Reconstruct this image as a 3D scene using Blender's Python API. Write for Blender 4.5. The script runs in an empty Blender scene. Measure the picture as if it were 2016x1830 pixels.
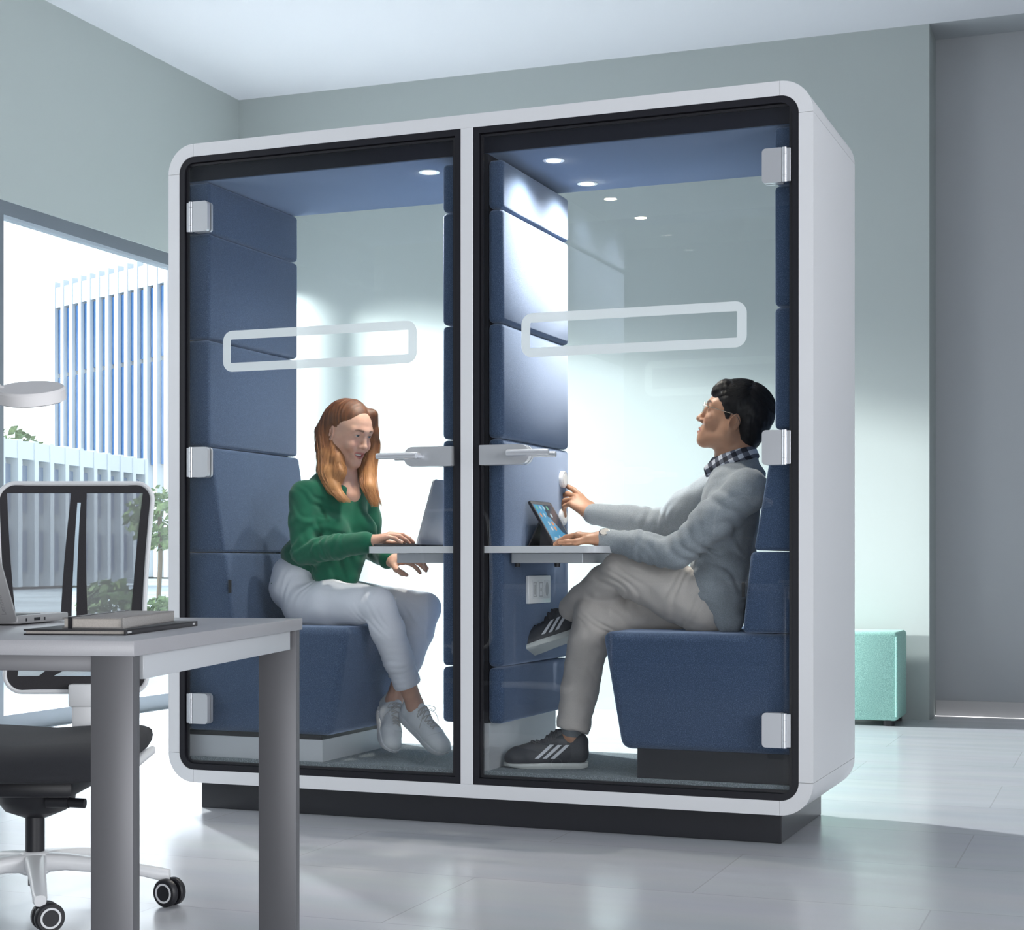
import bpy, bmesh, math, random
import numpy as np
from mathutils import Vector, Matrix
from mathutils.geometry import delaunay_2d_cdt
random.seed(7)
SC = bpy.context.scene
COL = SC.collection
PI = math.pi
SHARED = {}

# ------------------------------------------------------------------ camera frame (booth front = y 0, floor = z 0)
TH = math.radians(21.5); FPX = 3265.0; EYE = Vector((3.218, -4.917, 0.853))
RIGHT = Vector((math.cos(TH), math.sin(TH), 0)); FWD = Vector((-math.sin(TH), math.cos(TH), 0))
def cw(X, d, z):                      # metres right of and ahead of the viewpoint -> world
    p = EYE + RIGHT * X + FWD * d
    return Vector((p.x, p.y, z))

# ------------------------------------------------------------------ materials
def mat(name, col, rough=0.5, metal=0.0, spec=0.5, noise=0.0, nscale=60.0, bump=0.0, bscale=200.0, emis=None, estr=0.0, sheen=0.0, alpha=1.0, coat=0.0):
    m = bpy.data.materials.new(name); m.use_nodes = True
    nt = m.node_tree; b = nt.nodes['Principled BSDF']
    b.inputs['Base Color'].default_value = (*col, 1)
    b.inputs['Roughness'].default_value = rough
    b.inputs['Metallic'].default_value = metal
    b.inputs['Specular IOR Level'].default_value = spec
    if sheen: b.inputs['Sheen Weight'].default_value = sheen
    if coat: b.inputs['Coat Weight'].default_value = coat
    if emis:
        b.inputs['Emission Color'].default_value = (*emis, 1); b.inputs['Emission Strength'].default_value = estr
    tc = nt.nodes.new('ShaderNodeTexCoord')
    if noise:
        n = nt.nodes.new('ShaderNodeTexNoise'); n.inputs['Scale'].default_value = nscale; n.inputs['Detail'].default_value = 5
        nt.links.new(tc.outputs['Object'], n.inputs['Vector'])
        r = nt.nodes.new('ShaderNodeValToRGB')
        r.color_ramp.elements[0].position = 0.35; r.color_ramp.elements[1].position = 0.65
        r.color_ramp.elements[0].color = (*[c * (1 - noise) for c in col], 1)
        r.color_ramp.elements[1].color = (*[min(1, c * (1 + noise)) for c in col], 1)
        nt.links.new(n.outputs['Fac'], r.inputs['Fac']); nt.links.new(r.outputs['Color'], b.inputs['Base Color'])
    if bump:
        n2 = nt.nodes.new('ShaderNodeTexNoise'); n2.inputs['Scale'].default_value = bscale; n2.inputs['Detail'].default_value = 4
        nt.links.new(tc.outputs['Object'], n2.inputs['Vector'])
        bp = nt.nodes.new('ShaderNodeBump'); bp.inputs['Strength'].default_value = bump; bp.inputs['Distance'].default_value = 0.002
        nt.links.new(n2.outputs['Fac'], bp.inputs['Height']); nt.links.new(bp.outputs['Normal'], b.inputs['Normal'])
    return m

def fabric(name, col, light, scale=420.0, sheen=0.1):
    m = bpy.data.materials.new(name); m.use_nodes = True
    nt = m.node_tree; b = nt.nodes['Principled BSDF']
    b.inputs['Roughness'].default_value = 0.95; b.inputs['Specular IOR Level'].default_value = 0.15
    b.inputs['Sheen Weight'].default_value = sheen; b.inputs['Sheen Roughness'].default_value = 0.45; b.inputs['Sheen Tint'].default_value = (*[min(1, c * 3.0 + 0.28) for c in col], 1)
    tc = nt.nodes.new('ShaderNodeTexCoord')
    n = nt.nodes.new('ShaderNodeTexNoise'); n.inputs['Scale'].default_value = scale; n.inputs['Detail'].default_value = 3; n.inputs['Roughness'].default_value = 0.7
    nt.links.new(tc.outputs['Object'], n.inputs['Vector'])
    r = nt.nodes.new('ShaderNodeValToRGB'); e = r.color_ramp.elements
    e[0].position = 0.38; e[0].color = (*[c * 0.72 for c in col], 1)
    e[1].position = 0.72; e[1].color = (*light, 1)
    k = e.new(0.52); k.color = (*col, 1)
    nt.links.new(n.outputs['Fac'], r.inputs['Fac']); nt.links.new(r.outputs['Color'], b.inputs['Base Color'])
    bp = nt.nodes.new('ShaderNodeBump'); bp.inputs['Strength'].default_value = 0.35; bp.inputs['Distance'].default_value = 0.0015
    nt.links.new(n.outputs['Fac'], bp.inputs['Height']); nt.links.new(bp.outputs['Normal'], b.inputs['Normal'])
    return m

def glass(name, tint=(0.965, 0.975, 0.978), refl=0.058):
    m = bpy.data.materials.new(name); m.use_nodes = True
    nt = m.node_tree; nt.nodes.clear()
    out = nt.nodes.new('ShaderNodeOutputMaterial'); t = nt.nodes.new('ShaderNodeBsdfTransparent'); g = nt.nodes.new('ShaderNodeBsdfGlossy')
    t.inputs['Color'].default_value = (*tint, 1); g.inputs['Roughness'].default_value = 0.0
    mx = nt.nodes.new('ShaderNodeMixShader'); fr = nt.nodes.new('ShaderNodeFresnel'); fr.inputs['IOR'].default_value = 1.45
    mu = nt.nodes.new('ShaderNodeMath'); mu.operation = 'MULTIPLY'; mu.inputs[1].default_value = refl / 0.034; mu.use_clamp = True
    geo = nt.nodes.new('ShaderNodeNewGeometry'); nb = nt.nodes.new('ShaderNodeMath'); nb.operation = 'SUBTRACT'; nb.inputs[0].default_value = 1.0
    m2 = nt.nodes.new('ShaderNodeMath'); m2.operation = 'MULTIPLY'
    nt.links.new(geo.outputs['Backfacing'], nb.inputs[1])
    nt.links.new(fr.outputs['Fac'], mu.inputs[0]); nt.links.new(mu.outputs[0], m2.inputs[0]); nt.links.new(nb.outputs[0], m2.inputs[1])
    nt.links.new(m2.outputs[0], mx.inputs['Fac']); nt.links.new(t.outputs[0], mx.inputs[1]); nt.links.new(g.outputs[0], mx.inputs[2])
    nt.links.new(mx.outputs[0], out.inputs['Surface'])
    return m

def veil(name, col, opacity, rough=0.6):          # open weave / frosted film
    m = bpy.data.materials.new(name); m.use_nodes = True
    nt = m.node_tree; b = nt.nodes['Principled BSDF']
    b.inputs['Base Color'].default_value = (*col, 1); b.inputs['Roughness'].default_value = rough; b.inputs['Specular IOR Level'].default_value = 0.2
    b.inputs['Alpha'].default_value = opacity
    return m

M = {}
M['white'] = mat('white_laminate', (0.72, 0.73, 0.755), 0.35)
M['white_plastic'] = mat('white_plastic', (0.78, 0.79, 0.81), 0.35)
M['light_grey'] = mat('light_grey_metal', (0.52, 0.54, 0.57), 0.38, 0.25)
M['silver'] = mat('satin_aluminium', (0.66, 0.68, 0.72), 0.32, 0.55)
M['charcoal'] = mat('charcoal_frame', (0.011, 0.011, 0.016), 0.45, spec=0.35)
M['black'] = mat('black_plastic', (0.012, 0.012, 0.016), 0.45)
M['plinth'] = mat('plinth_laminate', (0.020, 0.021, 0.026), 0.25, spec=0.6)
M['blue'] = fabric('blue_felt', (0.052, 0.084, 0.152), (0.14, 0.195, 0.30), sheen=1.0)
M['mint'] = fabric('mint_felt', (0.34, 0.62, 0.55), (0.52, 0.78, 0.71), 260)
M['carpet'] = fabric('grey_carpet', (0.20, 0.235, 0.26), (0.46, 0.50, 0.53), 300)
M['glass'] = glass('door_glass')
M['pane'] = glass('window_glass', (0.95, 0.98, 0.985), 0.05)
M['frost'] = veil('frosted_film', (0.80, 0.86, 0.88), 0.74)
M['wall'] = mat('wall_paint', (0.415, 0.455, 0.448), 0.8, spec=0.2, bump=0.08, bscale=350)
M['wall_light'] = mat('wall_paint_light', (0.44, 0.455, 0.475), 0.8, spec=0.2, bump=0.08, bscale=350)
M['ceiling'] = mat('ceiling_paint', (0.64, 0.65, 0.69), 0.85, spec=0.2)
M['soffit'] = mat('soffit_paint', (0.36, 0.38, 0.40), 0.85, spec=0.2)  # ceiling strip over the recess, greyer than the ceiling
M['window_frame'] = mat('window_frame_grey', (0.15, 0.17, 0.20), 0.45)
M['lens'] = mat('lamp_lens', (1, 1, 1), 0.4, emis=(1.0, 0.86, 0.62), estr=120.0)
M['wall_dark'] = mat('wall_paint_dark', (0.10, 0.105, 0.11), 0.8)  # unseen front wall, darkened so the booth glass mirrors less
M['skirting'] = mat('skirting_paint', (0.50, 0.49, 0.49), 0.6)

# ------------------------------------------------------------------ object helpers
def mesh_obj(name, me, m, parent=None):
    o = bpy.data.objects.new(name, me); COL.objects.link(o)
    for x in (m if isinstance(m, (list, tuple)) else [m]):
        me.materials.append(x)
    if parent is not None:
        o.parent = parent
        if parent.type == 'EMPTY':
            o.matrix_parent_inverse = Matrix.Translation(parent.location).inverted()
        elif parent.parent is None:
            o.matrix_parent_inverse = Matrix.Identity(4)
    return o

def obj(name, bm, m, parent=None, smooth=35):
    me = bpy.data.meshes.new(name)
    bmesh.ops.recalc_face_normals(bm, faces=bm.faces[:])
    bm.to_mesh(me); bm.free()
    if smooth:
        me.polygons.foreach_set('use_smooth', [True] * len(me.polygons))
        me.set_sharp_from_angle(angle=math.radians(smooth))
    return mesh_obj(name, me, m, parent)

def thing(name, label, cat, loc=(0, 0, 0), group=None):
    o = bpy.data.objects.new(name, None); COL.objects.link(o); o.empty_display_size = 0.1
    o.location = loc; o['label'] = label; o['category'] = cat
    if group: o['group'] = group
    return o
def tag(o, label, cat, group=None):
    o['label'] = label; o['category'] = cat
    if group: o['group'] = group
    return o
def struct(name, bm, m, parent=None, smooth=0):
    o = obj(name, bm, m, parent, smooth)
    if parent is None: o['kind'] = 'structure'
    return o

def box(bm, lo, hi, bev=0.0, seg=2, M4=None):
    b2 = bmesh.new(); bmesh.ops.create_cube(b2, size=1)
    for v in b2.verts:
        v.co = Vector([lo[i] + (v.co[i] + 0.5) * (hi[i] - lo[i]) for i in range(3)])
    if bev: bmesh.ops.bevel(b2, geom=b2.edges[:], offset=bev, segments=seg, profile=0.5, affect='EDGES')
    merge(bm, b2, M4)
def merge(bm, b2, M4=None):
    if M4 is not None: bmesh.ops.transform(b2, matrix=M4, verts=b2.verts[:])
    me = bpy.data.meshes.new('tmp'); b2.to_mesh(me); b2.free(); bm.from_mesh(me); bpy.data.meshes.remove(me)
def bx(lo, hi, bev=0.0, seg=2, M4=None):
    bm = bmesh.new(); box(bm, lo, hi, bev, seg, M4); return bm

def plate(bm, outer, holes, t0, t1, fn, bev=0.0):
    """Flat shape with holes, extruded from t0 to t1; fn(a, b, t) gives the 3-D point."""
    pts, edges = [], []
    for lp in [outer] + list(holes):
        s = len(pts); n = len(lp)
        pts += [Vector((p[0], p[1])) for p in lp]
        edges += [(s + i, s + (i + 1) % n) for i in range(n)]
    vs, es, fs, *_ = delaunay_2d_cdt(pts, edges, [], 1, 1e-7)
    def inside(p, lp):
        c = False; n = len(lp)
        for i in range(n):
            a, b = lp[i], lp[(i + 1) % n]
            if (a[1] > p[1]) != (b[1] > p[1]) and p[0] < (b[0] - a[0]) * (p[1] - a[1]) / (b[1] - a[1]) + a[0]: c = not c
        return c
    fr = [bm.verts.new(fn(v[0], v[1], t0)) for v in vs]
    bk = [bm.verts.new(fn(v[0], v[1], t1)) for v in vs]
    cnt = {}
    for f in fs:
        c = sum((vs[i] for i in f), Vector((0, 0))) / len(f)
        if not inside(c, outer) or any(inside(c, h) for h in holes): continue
        bm.faces.new([fr[i] for i in f]); bm.faces.new([bk[i] for i in reversed(f)])
        for i in range(len(f)):
            e = (f[i], f[(i + 1) % len(f)]); cnt[e] = cnt.get(e, 0) + 1
    for (a, b) in cnt:
        if (b, a) not in cnt: bm.faces.new([fr[b], fr[a], bk[a], bk[b]])
    for v in [v for v in bm.verts if not v.link_faces]: bm.verts.remove(v)
    return bm

def rrect(x0, z0, x1, z1, r, n=8):
    """Rounded rectangle outline; r may be one radius or four (bottom-left, bottom-right, top-right, top-left)."""
    if not isinstance(r, (list, tuple)): r = [r] * 4
    cs = [(x0, z0, 180), (x1, z0, 270), (x1, z1, 0), (x0, z1, 90)]
    sg = [(1, 1), (-1, 1), (-1, -1), (1, -1)]
    out = []
    for (cx, cz, a0), (sx, sz), rr in zip(cs, sg, r):
        if rr <= 1e-6: out.append((cx, cz)); continue
        for i in range(n + 1):
            a = math.radians(a0 + 90 * i / n)
            out.append((cx + sx * rr + rr * math.cos(a), cz + sz * rr + rr * math.sin(a)))
    return out
def arc(cx, cz, r, a0, a1, n=12):
    return [(cx + r * math.cos(math.radians(a0 + (a1 - a0) * i / n)), cz + r * math.sin(math.radians(a0 + (a1 - a0) * i / n))) for i in range(n + 1)]
XZ = lambda a, b, t: (a, t, b)
XY = lambda a, b, t: (a, b, t)
YZ = lambda a, b, t: (t, a, b)

def soft_prism(poly, t0, t1, fn, bev=0.015, seg=3):
    bm = bmesh.new()
    a = [bm.verts.new(fn(p[0], p[1], t0)) for p in poly]; b = [bm.verts.new(fn(p[0], p[1], t1)) for p in poly]
    n = len(poly)
    bm.faces.new(a); bm.faces.new(b[::-1])
    for i in range(n): bm.faces.new([a[i], b[i], b[(i + 1) % n], a[(i + 1) % n]])
    bmesh.ops.recalc_face_normals(bm, faces=bm.faces[:])
    es = [e for e in bm.edges if e.calc_face_angle(0) > 0.35]
    if bev: bmesh.ops.bevel(bm, geom=es, offset=bev, segments=seg, profile=0.5, affect='EDGES', clamp_overlap=True)
    return bm

def tube(bm, pts, r, n=8, cap=True):
    pts = [Vector(p) for p in pts]; rs = r if isinstance(r, (list, tuple)) else [r] * len(pts)
    rings = []; up = None
    for i, p in enumerate(pts):
        t = (pts[min(i + 1, len(pts) - 1)] - pts[max(i - 1, 0)]).normalized()
        if up is None:
            up = Vector((0, 0, 1)) if abs(t.z) < 0.9 else Vector((1, 0, 0))
        s = t.cross(up).normalized(); up = s.cross(t).normalized()
        rings.append([bm.verts.new(p + (s * math.cos(2 * PI * k / n) + up * math.sin(2 * PI * k / n)) * rs[i]) for k in range(n)])
    for a, b in zip(rings, rings[1:]):
        for k in range(n): bm.faces.new([a[k], a[(k + 1) % n], b[(k + 1) % n], b[k]])
    if cap: bm.faces.new(rings[0][::-1]); bm.faces.new(rings[-1])
    return bm

def loft(bm, rings, cap=True):
    vr = [[bm.verts.new(p) for p in r] for r in rings]; n = len(rings[0])
    for a, b in zip(vr, vr[1:]):
        for k in range(n): bm.faces.new([a[k], a[(k + 1) % n], b[(k + 1) % n], b[k]])
    if cap: bm.faces.new(vr[0][::-1]); bm.faces.new(vr[-1])
    return bm

def lathe(bm, prof, M4, n=32):
    """prof: (radius, height) pairs, revolved about local z, then moved by M4."""
    rings = [[M4 @ Vector((r * math.cos(2 * PI * k / n), r * math.sin(2 * PI * k / n), h)) for k in range(n)] for r, h in prof]
    return loft(bm, rings)

def frame_mat(o, x, z):               # matrix: local x along x, local z along z
    x = Vector(x).normalized(); z = Vector(z); z = (z - x * z.dot(x)).normalized(); y = z.cross(x)
    m = Matrix((x, y, z)).transposed().to_4x4(); m.translation = Vector(o); return m

def smooth_path(pts, n=6):
    """Catmull-Rom through pts."""
    P = [Vector(p) for p in pts]; out = []
    for i in range(len(P) - 1):
        a, b, c, d = P[max(i - 1, 0)], P[i], P[i + 1], P[min(i + 2, len(P) - 1)]
        for k in range(n):
            t = k / n
            out.append(0.5 * (2 * b + (c - a) * t + (2 * a - 5 * b + 4 * c - d) * t * t + (3 * b - a - 3 * c + d) * t ** 3))
    out.append(P[-1]); return out
# ================================================================== the room
RA = math.radians(20.5 - 21.5)        # the room stands one degree off the booth
c0 = cw(-1.715, 10.41, 0)             # back-left corner of the floor
# room frame: s runs along the back wall (to the right), t runs from the back wall towards the viewer
A = math.radians(20.5)
cs, sn = math.cos(A), math.sin(A)
S = (RIGHT * cs - FWD * sn).normalized(); T = -(RIGHT * sn + FWD * cs).normalized()
def rm(s, t, z): 
    p = c0 + S * s + T * t
    return Vector((p.x, p.y, z))
CEIL = 3.747
def rbox(s0, s1, t0, t1, z0, z1, bm=None):
    bm = bm or bmesh.new()
    a = [bm.verts.new(rm(s, t, z)) for z in (z0, z1) for s, t in ((s0, t0), (s1, t0), (s1, t1), (s0, t1))]
    for f in ((0, 1, 2, 3), (7, 6, 5, 4), (0, 4, 5, 1), (1, 5, 6, 2), (2, 6, 7, 3), (3, 7, 4, 0)): bm.faces.new([a[i] for i in f])
    return bm

# floor: polished pale grey tiles
fm = bpy.data.materials.new('polished_floor_tiles'); fm.use_nodes = True
nt = fm.node_tree; b = nt.nodes['Principled BSDF']
tc = nt.nodes.new('ShaderNodeTexCoord'); mp = nt.nodes.new('ShaderNodeMapping'); mp.inputs['Rotation'].default_value = (0, 0, -math.atan2(S.y, S.x))
mp.inputs['Location'].default_value = (0.33, 0.21, 0)
br = nt.nodes.new('ShaderNodeTexBrick'); br.inputs['Scale'].default_value = 1.0
br.inputs['Brick Width'].default_value = 1.2; br.inputs['Row Height'].default_value = 0.6; br.inputs['Mortar Size'].default_value = 0.0022
br.inputs['Color1'].default_value = (0.50, 0.52, 0.555, 1); br.inputs['Color2'].default_value = (0.53, 0.55, 0.585, 1); br.inputs['Mortar'].default_value = (0.43, 0.44, 0.46, 1)
nt.links.new(tc.outputs['Object'], mp.inputs['Vector']); nt.links.new(mp.outputs['Vector'], br.inputs['Vector'])
n1 = nt.nodes.new('ShaderNodeTexNoise'); n1.inputs['Scale'].default_value = 1.3; n1.inputs['Detail'].default_value = 6
mp2 = nt.nodes.new('ShaderNodeMapping'); mp2.inputs['Scale'].default_value = (1, 5, 1); nt.links.new(tc.outputs['Object'], mp2.inputs['Vector']); nt.links.new(mp2.outputs['Vector'], n1.inputs['Vector'])
rr = nt.nodes.new('ShaderNodeMapRange'); rr.inputs['To Min'].default_value = 0.16; rr.inputs['To Max'].default_value = 0.30
nt.links.new(n1.outputs['Fac'], rr.inputs['Value']); nt.links.new(rr.outputs['Result'], b.inputs['Roughness'])
mxc = nt.nodes.new('ShaderNodeMix'); mxc.data_type = 'RGBA'; mxc.blend_type = 'MULTIPLY'; mxc.inputs['Factor'].default_value = 0.10
nt.links.new(br.outputs['Color'], mxc.inputs['A']); nt.links.new(n1.outputs['Color'], mxc.inputs['B']); nt.links.new(mxc.outputs['Result'], b.inputs['Base Color'])
b.inputs['Specular IOR Level'].default_value = 0.75
M['floor'] = fm
struct('floor', rbox(-0.2, 8.6, -0.25, 12.6, -0.12, 0.0), M['floor'])
struct('ceiling', rbox(-0.2, 8.6, 0.0, 12.6, CEIL, CEIL + 0.15), M['ceiling'])
WE = 4.23                              # the grey wall ends here; beyond it the wall steps back
struct('wall_back', rbox(-0.2, WE, -0.45, 0.0, 0, CEIL + 0.15), M['wall'])
struct('wall_recess', rbox(WE - 0.02, 8.6, -0.45, -0.30, 0, CEIL + 0.15), M['wall_light'])
struct('trim_soffit', rbox(WE, 8.6, -0.30, 0.0, CEIL, CEIL + 0.15), M['soffit'])
struct('baseboard_recess', rbox(WE + 0.002, 8.6, -0.30, -0.286, 0, 0.085), M['skirting'])
struct('wall_right', rbox(8.6, 8.8, -0.45, 12.6, 0, CEIL + 0.15), M['wall_light'])
struct('wall_front', rbox(-0.2, 8.8, 12.6, 12.8, 0, CEIL + 0.15), M['wall_dark'])
# left wall: glazed by the back corner, solid nearer the viewer
WT = 2.651                             # head of the glazing
bm = rbox(-0.2, 0.0, -0.25, 2.36, WT, CEIL + 0.15)
rbox(-0.2, 0.0, 2.36, 12.6, 0, CEIL + 0.15, bm)
rbox(-0.2, 0.0, -0.25, 0.0, 0, WT, bm)
struct('wall_left', bm, M['wall'])
bays = [(0.0, 0.36), (0.36, 2.36)]
for i, (a, c) in enumerate(bays):
    fw_ = 0.06
    w = struct('window_%d' % (i + 1), rbox(-0.07, -0.055, a + fw_, c - fw_, 0.09, WT - 0.075), M['pane'])
    f = bmesh.new()
    rbox(-0.11, -0.012, a, c, 0.0, 0.085, f); rbox(-0.11, -0.012, a, c, WT - 0.07, WT, f)
    rbox(-0.11, -0.012, a, a + fw_, 0.085, WT - 0.07, f); rbox(-0.11, -0.012, c - fw_, c, 0.085, WT - 0.07, f)
    obj('window_frame', f, M['window_frame'], w, 0)

# ================================================================== outside
M['ground'] = mat('pale_ground', (0.60, 0.61, 0.60), 0.9, noise=0.15, nscale=0.35)
M['tower_wall'] = mat('white_facade', (0.60, 0.63, 0.66), 0.6)
M['tower_glass'] = mat('blue_facade_glass', (0.008, 0.085, 0.25), 0.3, 0.0, 0.3)
M['low_glass'] = mat('grey_blue_glass', (0.07, 0.11, 0.19), 0.3)
M['leaf'] = mat('leaf_green', (0.13, 0.19, 0.07), 0.8, noise=0.4, nscale=8)
M['bark'] = mat('bark', (0.12, 0.08, 0.05), 0.9)
g = bmesh.new()
gv = [g.verts.new(p) for p in (rm(-0.2, -30, -0.1), rm(-0.2, 30, -0.1), rm(-260, 120, -0.1), rm(-260, -320, -0.1))]
g.faces.new(gv)
struct('ground_outside', g, M['ground'])
def facade(name, label, pA, pB, z0, z1, depth, nbay, wall, glassm, parts):
    """Block with one visible face from pA to pB; bays split by fins."""
    pA, pB = Vector(pA), Vector(pB); e = (pB - pA); Lg = e.length; e.normalize()
    n = Vector((-e.y, e.x, 0))
    if n.dot(EYE - pA) > 0: n = -n
    m4 = Matrix((e, n, Vector((0, 0, 1)))).transposed().to_4x4(); m4.translation = pA
    root = thing(name, label, 'building', tuple(pA + e * Lg / 2))
    obj('wall', bx((0, 0.35, z0), (Lg, depth, z1), 0, 1, m4), M[wall], root, 0)
    bw = Lg / nbay
    for i in range(nbay):
        for (a, c) in parts['rows']:
            obj('window', bx((i * bw + bw * parts['g0'], 0.10, a), (i * bw + bw * parts['g1'], 0.36, c), 0, 1, m4), M[glassm], root, 0)
    for i in range(nbay + 1):
        obj('fin', bx((i * bw - bw * parts['fw'], -parts['fd'], z0), (i * bw + bw * parts['fw'], 0.36, z1 + parts['ft']), 0, 1, m4), M[wall], root, 0)
    obj('parapet', bx((0, -0.05, z1 - parts['pt']), (Lg, 0.4, z1), 0, 1, m4), M[wall], root, 0)
def at(u, v, d): 
    return cw((u - 1008) / FPX * d, d, EYE.z - (v - 1105) / FPX * d)
a = at(108, 905, 100); c = at(392, 905, 88)
facade('office_tower', 'tall white office tower with vertical fins and blue glass strips outside the window',
       (a.x, a.y, 0), (c.x, c.y, 0), 0.0, 17.3, 14, 15, 'tower_wall', 'tower_glass',
       dict(rows=[(6.2, 11.9), (12.15, 16.0)], g0=0.22, g1=0.66, fw=0.17, fd=0.10, ft=0.35, pt=1.2))
a = at(-70, 905, 52); c = at(285, 905, 66)
facade('low_office_block', 'low white two storey block with square windows in front of the tower',
       (a.x, a.y, 0), (c.x, c.y, 0), 0.0, 4.9, 6, 12, 'tower_wall', 'low_glass',
       dict(rows=[(0.5, 1.9), (2.5, 4.1)], g0=0.30, g1=0.72, fw=0.12, fd=0.08, ft=0.05, pt=0.6))
def tree(name, label, base, h, r, seed, trunk=True):
    rnd = random.Random(seed); t = thing(name, label, 'tree' if trunk else 'shrub', base)
    base = Vector(base)
    if trunk:
        b1 = bmesh.new(); tube(b1, smooth_path([base, base + Vector((0.05, 0, h * 0.35)), base + Vector((0, 0.05, h * 0.8))], 4), [0.1 * h / 5] * 8 + [0.02], 8)
        obj('trunk', b1, M['bark'], t)
    lf = bmesh.new()
    for i in range(420):
        v = Vector((rnd.gauss(0, 1), rnd.gauss(0, 1), rnd.gauss(0, 1))).normalized() * r * rnd.uniform(0.35, 1) ** 0.6
        c_ = base + Vector((0, 0, h - r if trunk else r * 0.06)) + Vector((v.x, v.y, abs(v.z) if not trunk else v.z))
        s_ = r * rnd.uniform(0.06, 0.13); q = Vector((rnd.random() - .5, rnd.random() - .5, rnd.random() - .5)).normalized(); w_ = q.orthogonal().normalized()
        x_ = q.cross(w_)
        lf.faces.new([lf.verts.new(c_ + w_ * s_ * 1.6), lf.verts.new(c_ + x_ * s_), lf.verts.new(c_ - w_ * s_ * 1.6), lf.verts.new(c_ - x_ * s_)])
    obj('foliage', lf, M['leaf'], t, 0)
p = at(22, 870, 75); tree('rounded_tree', 'green tree crown rising behind the low white block', (p.x, p.y, 0), 6.9, 1.6, 1)
p = at(312, 1100, 38); tree('young_tree', 'young pale green tree standing right of the low white block', (p.x, p.y, 0), 2.6, 0.75, 2)
p = at(318, 1165, 24); tree('round_shrub', 'low green shrub on the pale ground outside the window', (p.x, p.y, -0.1), 0.6, 0.42, 3, False)
p = at(215, 1150, 30); tree('spreading_shrub', 'wide green shrub seen through the chair back', (p.x, p.y, -0.1), 0.6, 0.6, 4, False)
# pale steps on the slope outside
st = thing('stone_steps', 'wide pale stone steps outside below the window', 'steps', tuple(rm(-6, 1, -0.1)))
M['step'] = mat('pale_stone', (0.62, 0.63, 0.62), 0.8)
for i in range(5): obj('step', rbox(-4.4 - i * 1.2, -3.2 - i * 1.2, -6, 7, -0.1, 0.02 + 0.07 * i), M['step'], st, 0)

# ================================================================== mint pouf
pc = cw((1767 - 1008) / FPX * 8.57, 8.57, 0)
pf = thing('cube_pouf', 'mint green felt cube pouf on short black feet by the back wall beside the booth', 'pouf', tuple(pc))
e = S; n_ = -T
m4 = Matrix((-S, -T, Vector((0, 0, 1)))).transposed().to_4x4(); m4.translation = pc
obj('cushion_body', bx((0, 0, 0.028), (0.52, 0.37, 0.487), 0.018, 3, m4), M['mint'], pf)
sb = bmesh.new()
for lo_, hi_ in (((0.02, 0.002, 0.04), (0.024, 0.0, 0.47)),): tube(sb, [m4 @ Vector((0.006, 0.0, z)) for z in (0.05, 0.2, 0.35, 0.465)], 0.004, 6)
obj('seam', sb, M['mint'], pf)
for x_, y_ in ((0.05, 0.04), (0.47, 0.04), (0.05, 0.33), (0.47, 0.33)):
    lb = bmesh.new(); lathe(lb, [(0.03, 0), (0.03, 0.03)], m4 @ Matrix.Translation((x_, y_, 0)), 16)
    obj('leg', lb, M['black'], pf)
# ================================================================== the booth
W, HZ0, HZ1, DP = 2.244, 0.0925, 2.2925, 0.708
TK, RO, RI = 0.0435, 0.10, 0.058
pod = thing('meeting_booth', 'white framed two seat glass meeting booth lined with blue felt', 'booth', (W / 2, 0.35, 0))
def shell(name, poly):
    bm = bmesh.new(); plate(bm, poly, [], 0.0, DP, XZ)
    obj(name, bm, M['white'], pod, 30)
g_ = 0.0012
x0, x1, z0, z1 = 0, W, HZ0, HZ1
shell('shell_panel', [(RO + g_, z1), (RO + g_, z1 - TK), (W - RO - g_, z1 - TK), (W - RO - g_, z1)])
shell('shell_panel', [(RO + g_, z0), (W - RO - g_, z0), (W - RO - g_, z0 + TK), (RO + g_, z0 + TK)])
shell('shell_panel', [(0, z0 + RO + g_), (TK, z0 + RO + g_), (TK, z1 - RO - g_), (0, z1 - RO - g_)])
shell('shell_panel', [(W - TK, z0 + RO + g_), (W, z0 + RO + g_), (W, z1 - RO - g_), (W - TK, z1 - RO - g_)])
for cx, cz, a0 in ((RO, z1 - RO, 90), (RO, z0 + RO, 180), (W - RO, z0 + RO, 270), (W - RO, z1 - RO, 0)):
    shell('shell_corner', arc(cx, cz, RO, a0, a0 + 90, 14) + arc(cx, cz, RO - TK, a0 + 90, a0, 14))
obj('plinth', bx((0.105, 0.045, 0), (2.139, 0.665, HZ0 + 0.002), 0.002, 1), M['plinth'], pod, 30)
obj('mullion', bx((1.103, -0.001, z0 + TK), (1.146, 0.034, z1 - TK), 0.001, 1), M['white'], pod, 30)
obj('rear_mullion', bx((1.103, 0.672, z0 + TK), (1.146, DP, z1 - TK)), M['charcoal'], pod, 0)
iz0, iz1 = z0 + TK, z1 - TK
FWd = 0.0205
def ring(name, xa, xb, ra, y0, y1, m, w=FWd, par=None):
    bm = bmesh.new()
    inn = [max(0.004, r - w) if r > 0 else 0.0 for r in ra]
    plate(bm, rrect(xa, iz0, xb, iz1, ra), [rrect(xa + w, iz0 + w, xb - w, iz1 - w, inn)], y0, y1, XZ)
    return obj(name, bm, m, par or pod, 30)
rl = (RI, 0, 0, RI); rr_ = (0, RI, RI, 0)
ring('frame_seal', TK, 1.103, rl, 0.002, 0.032, M['charcoal']); ring('frame_seal', 1.146, W - TK, rr_, 0.002, 0.032, M['charcoal'])
ring('rear_frame', TK, 1.103, rl, 0.672, 0.70, M['charcoal']); ring('rear_frame', 1.146, W - TK, rr_, 0.672, 0.70, M['charcoal'])

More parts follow.
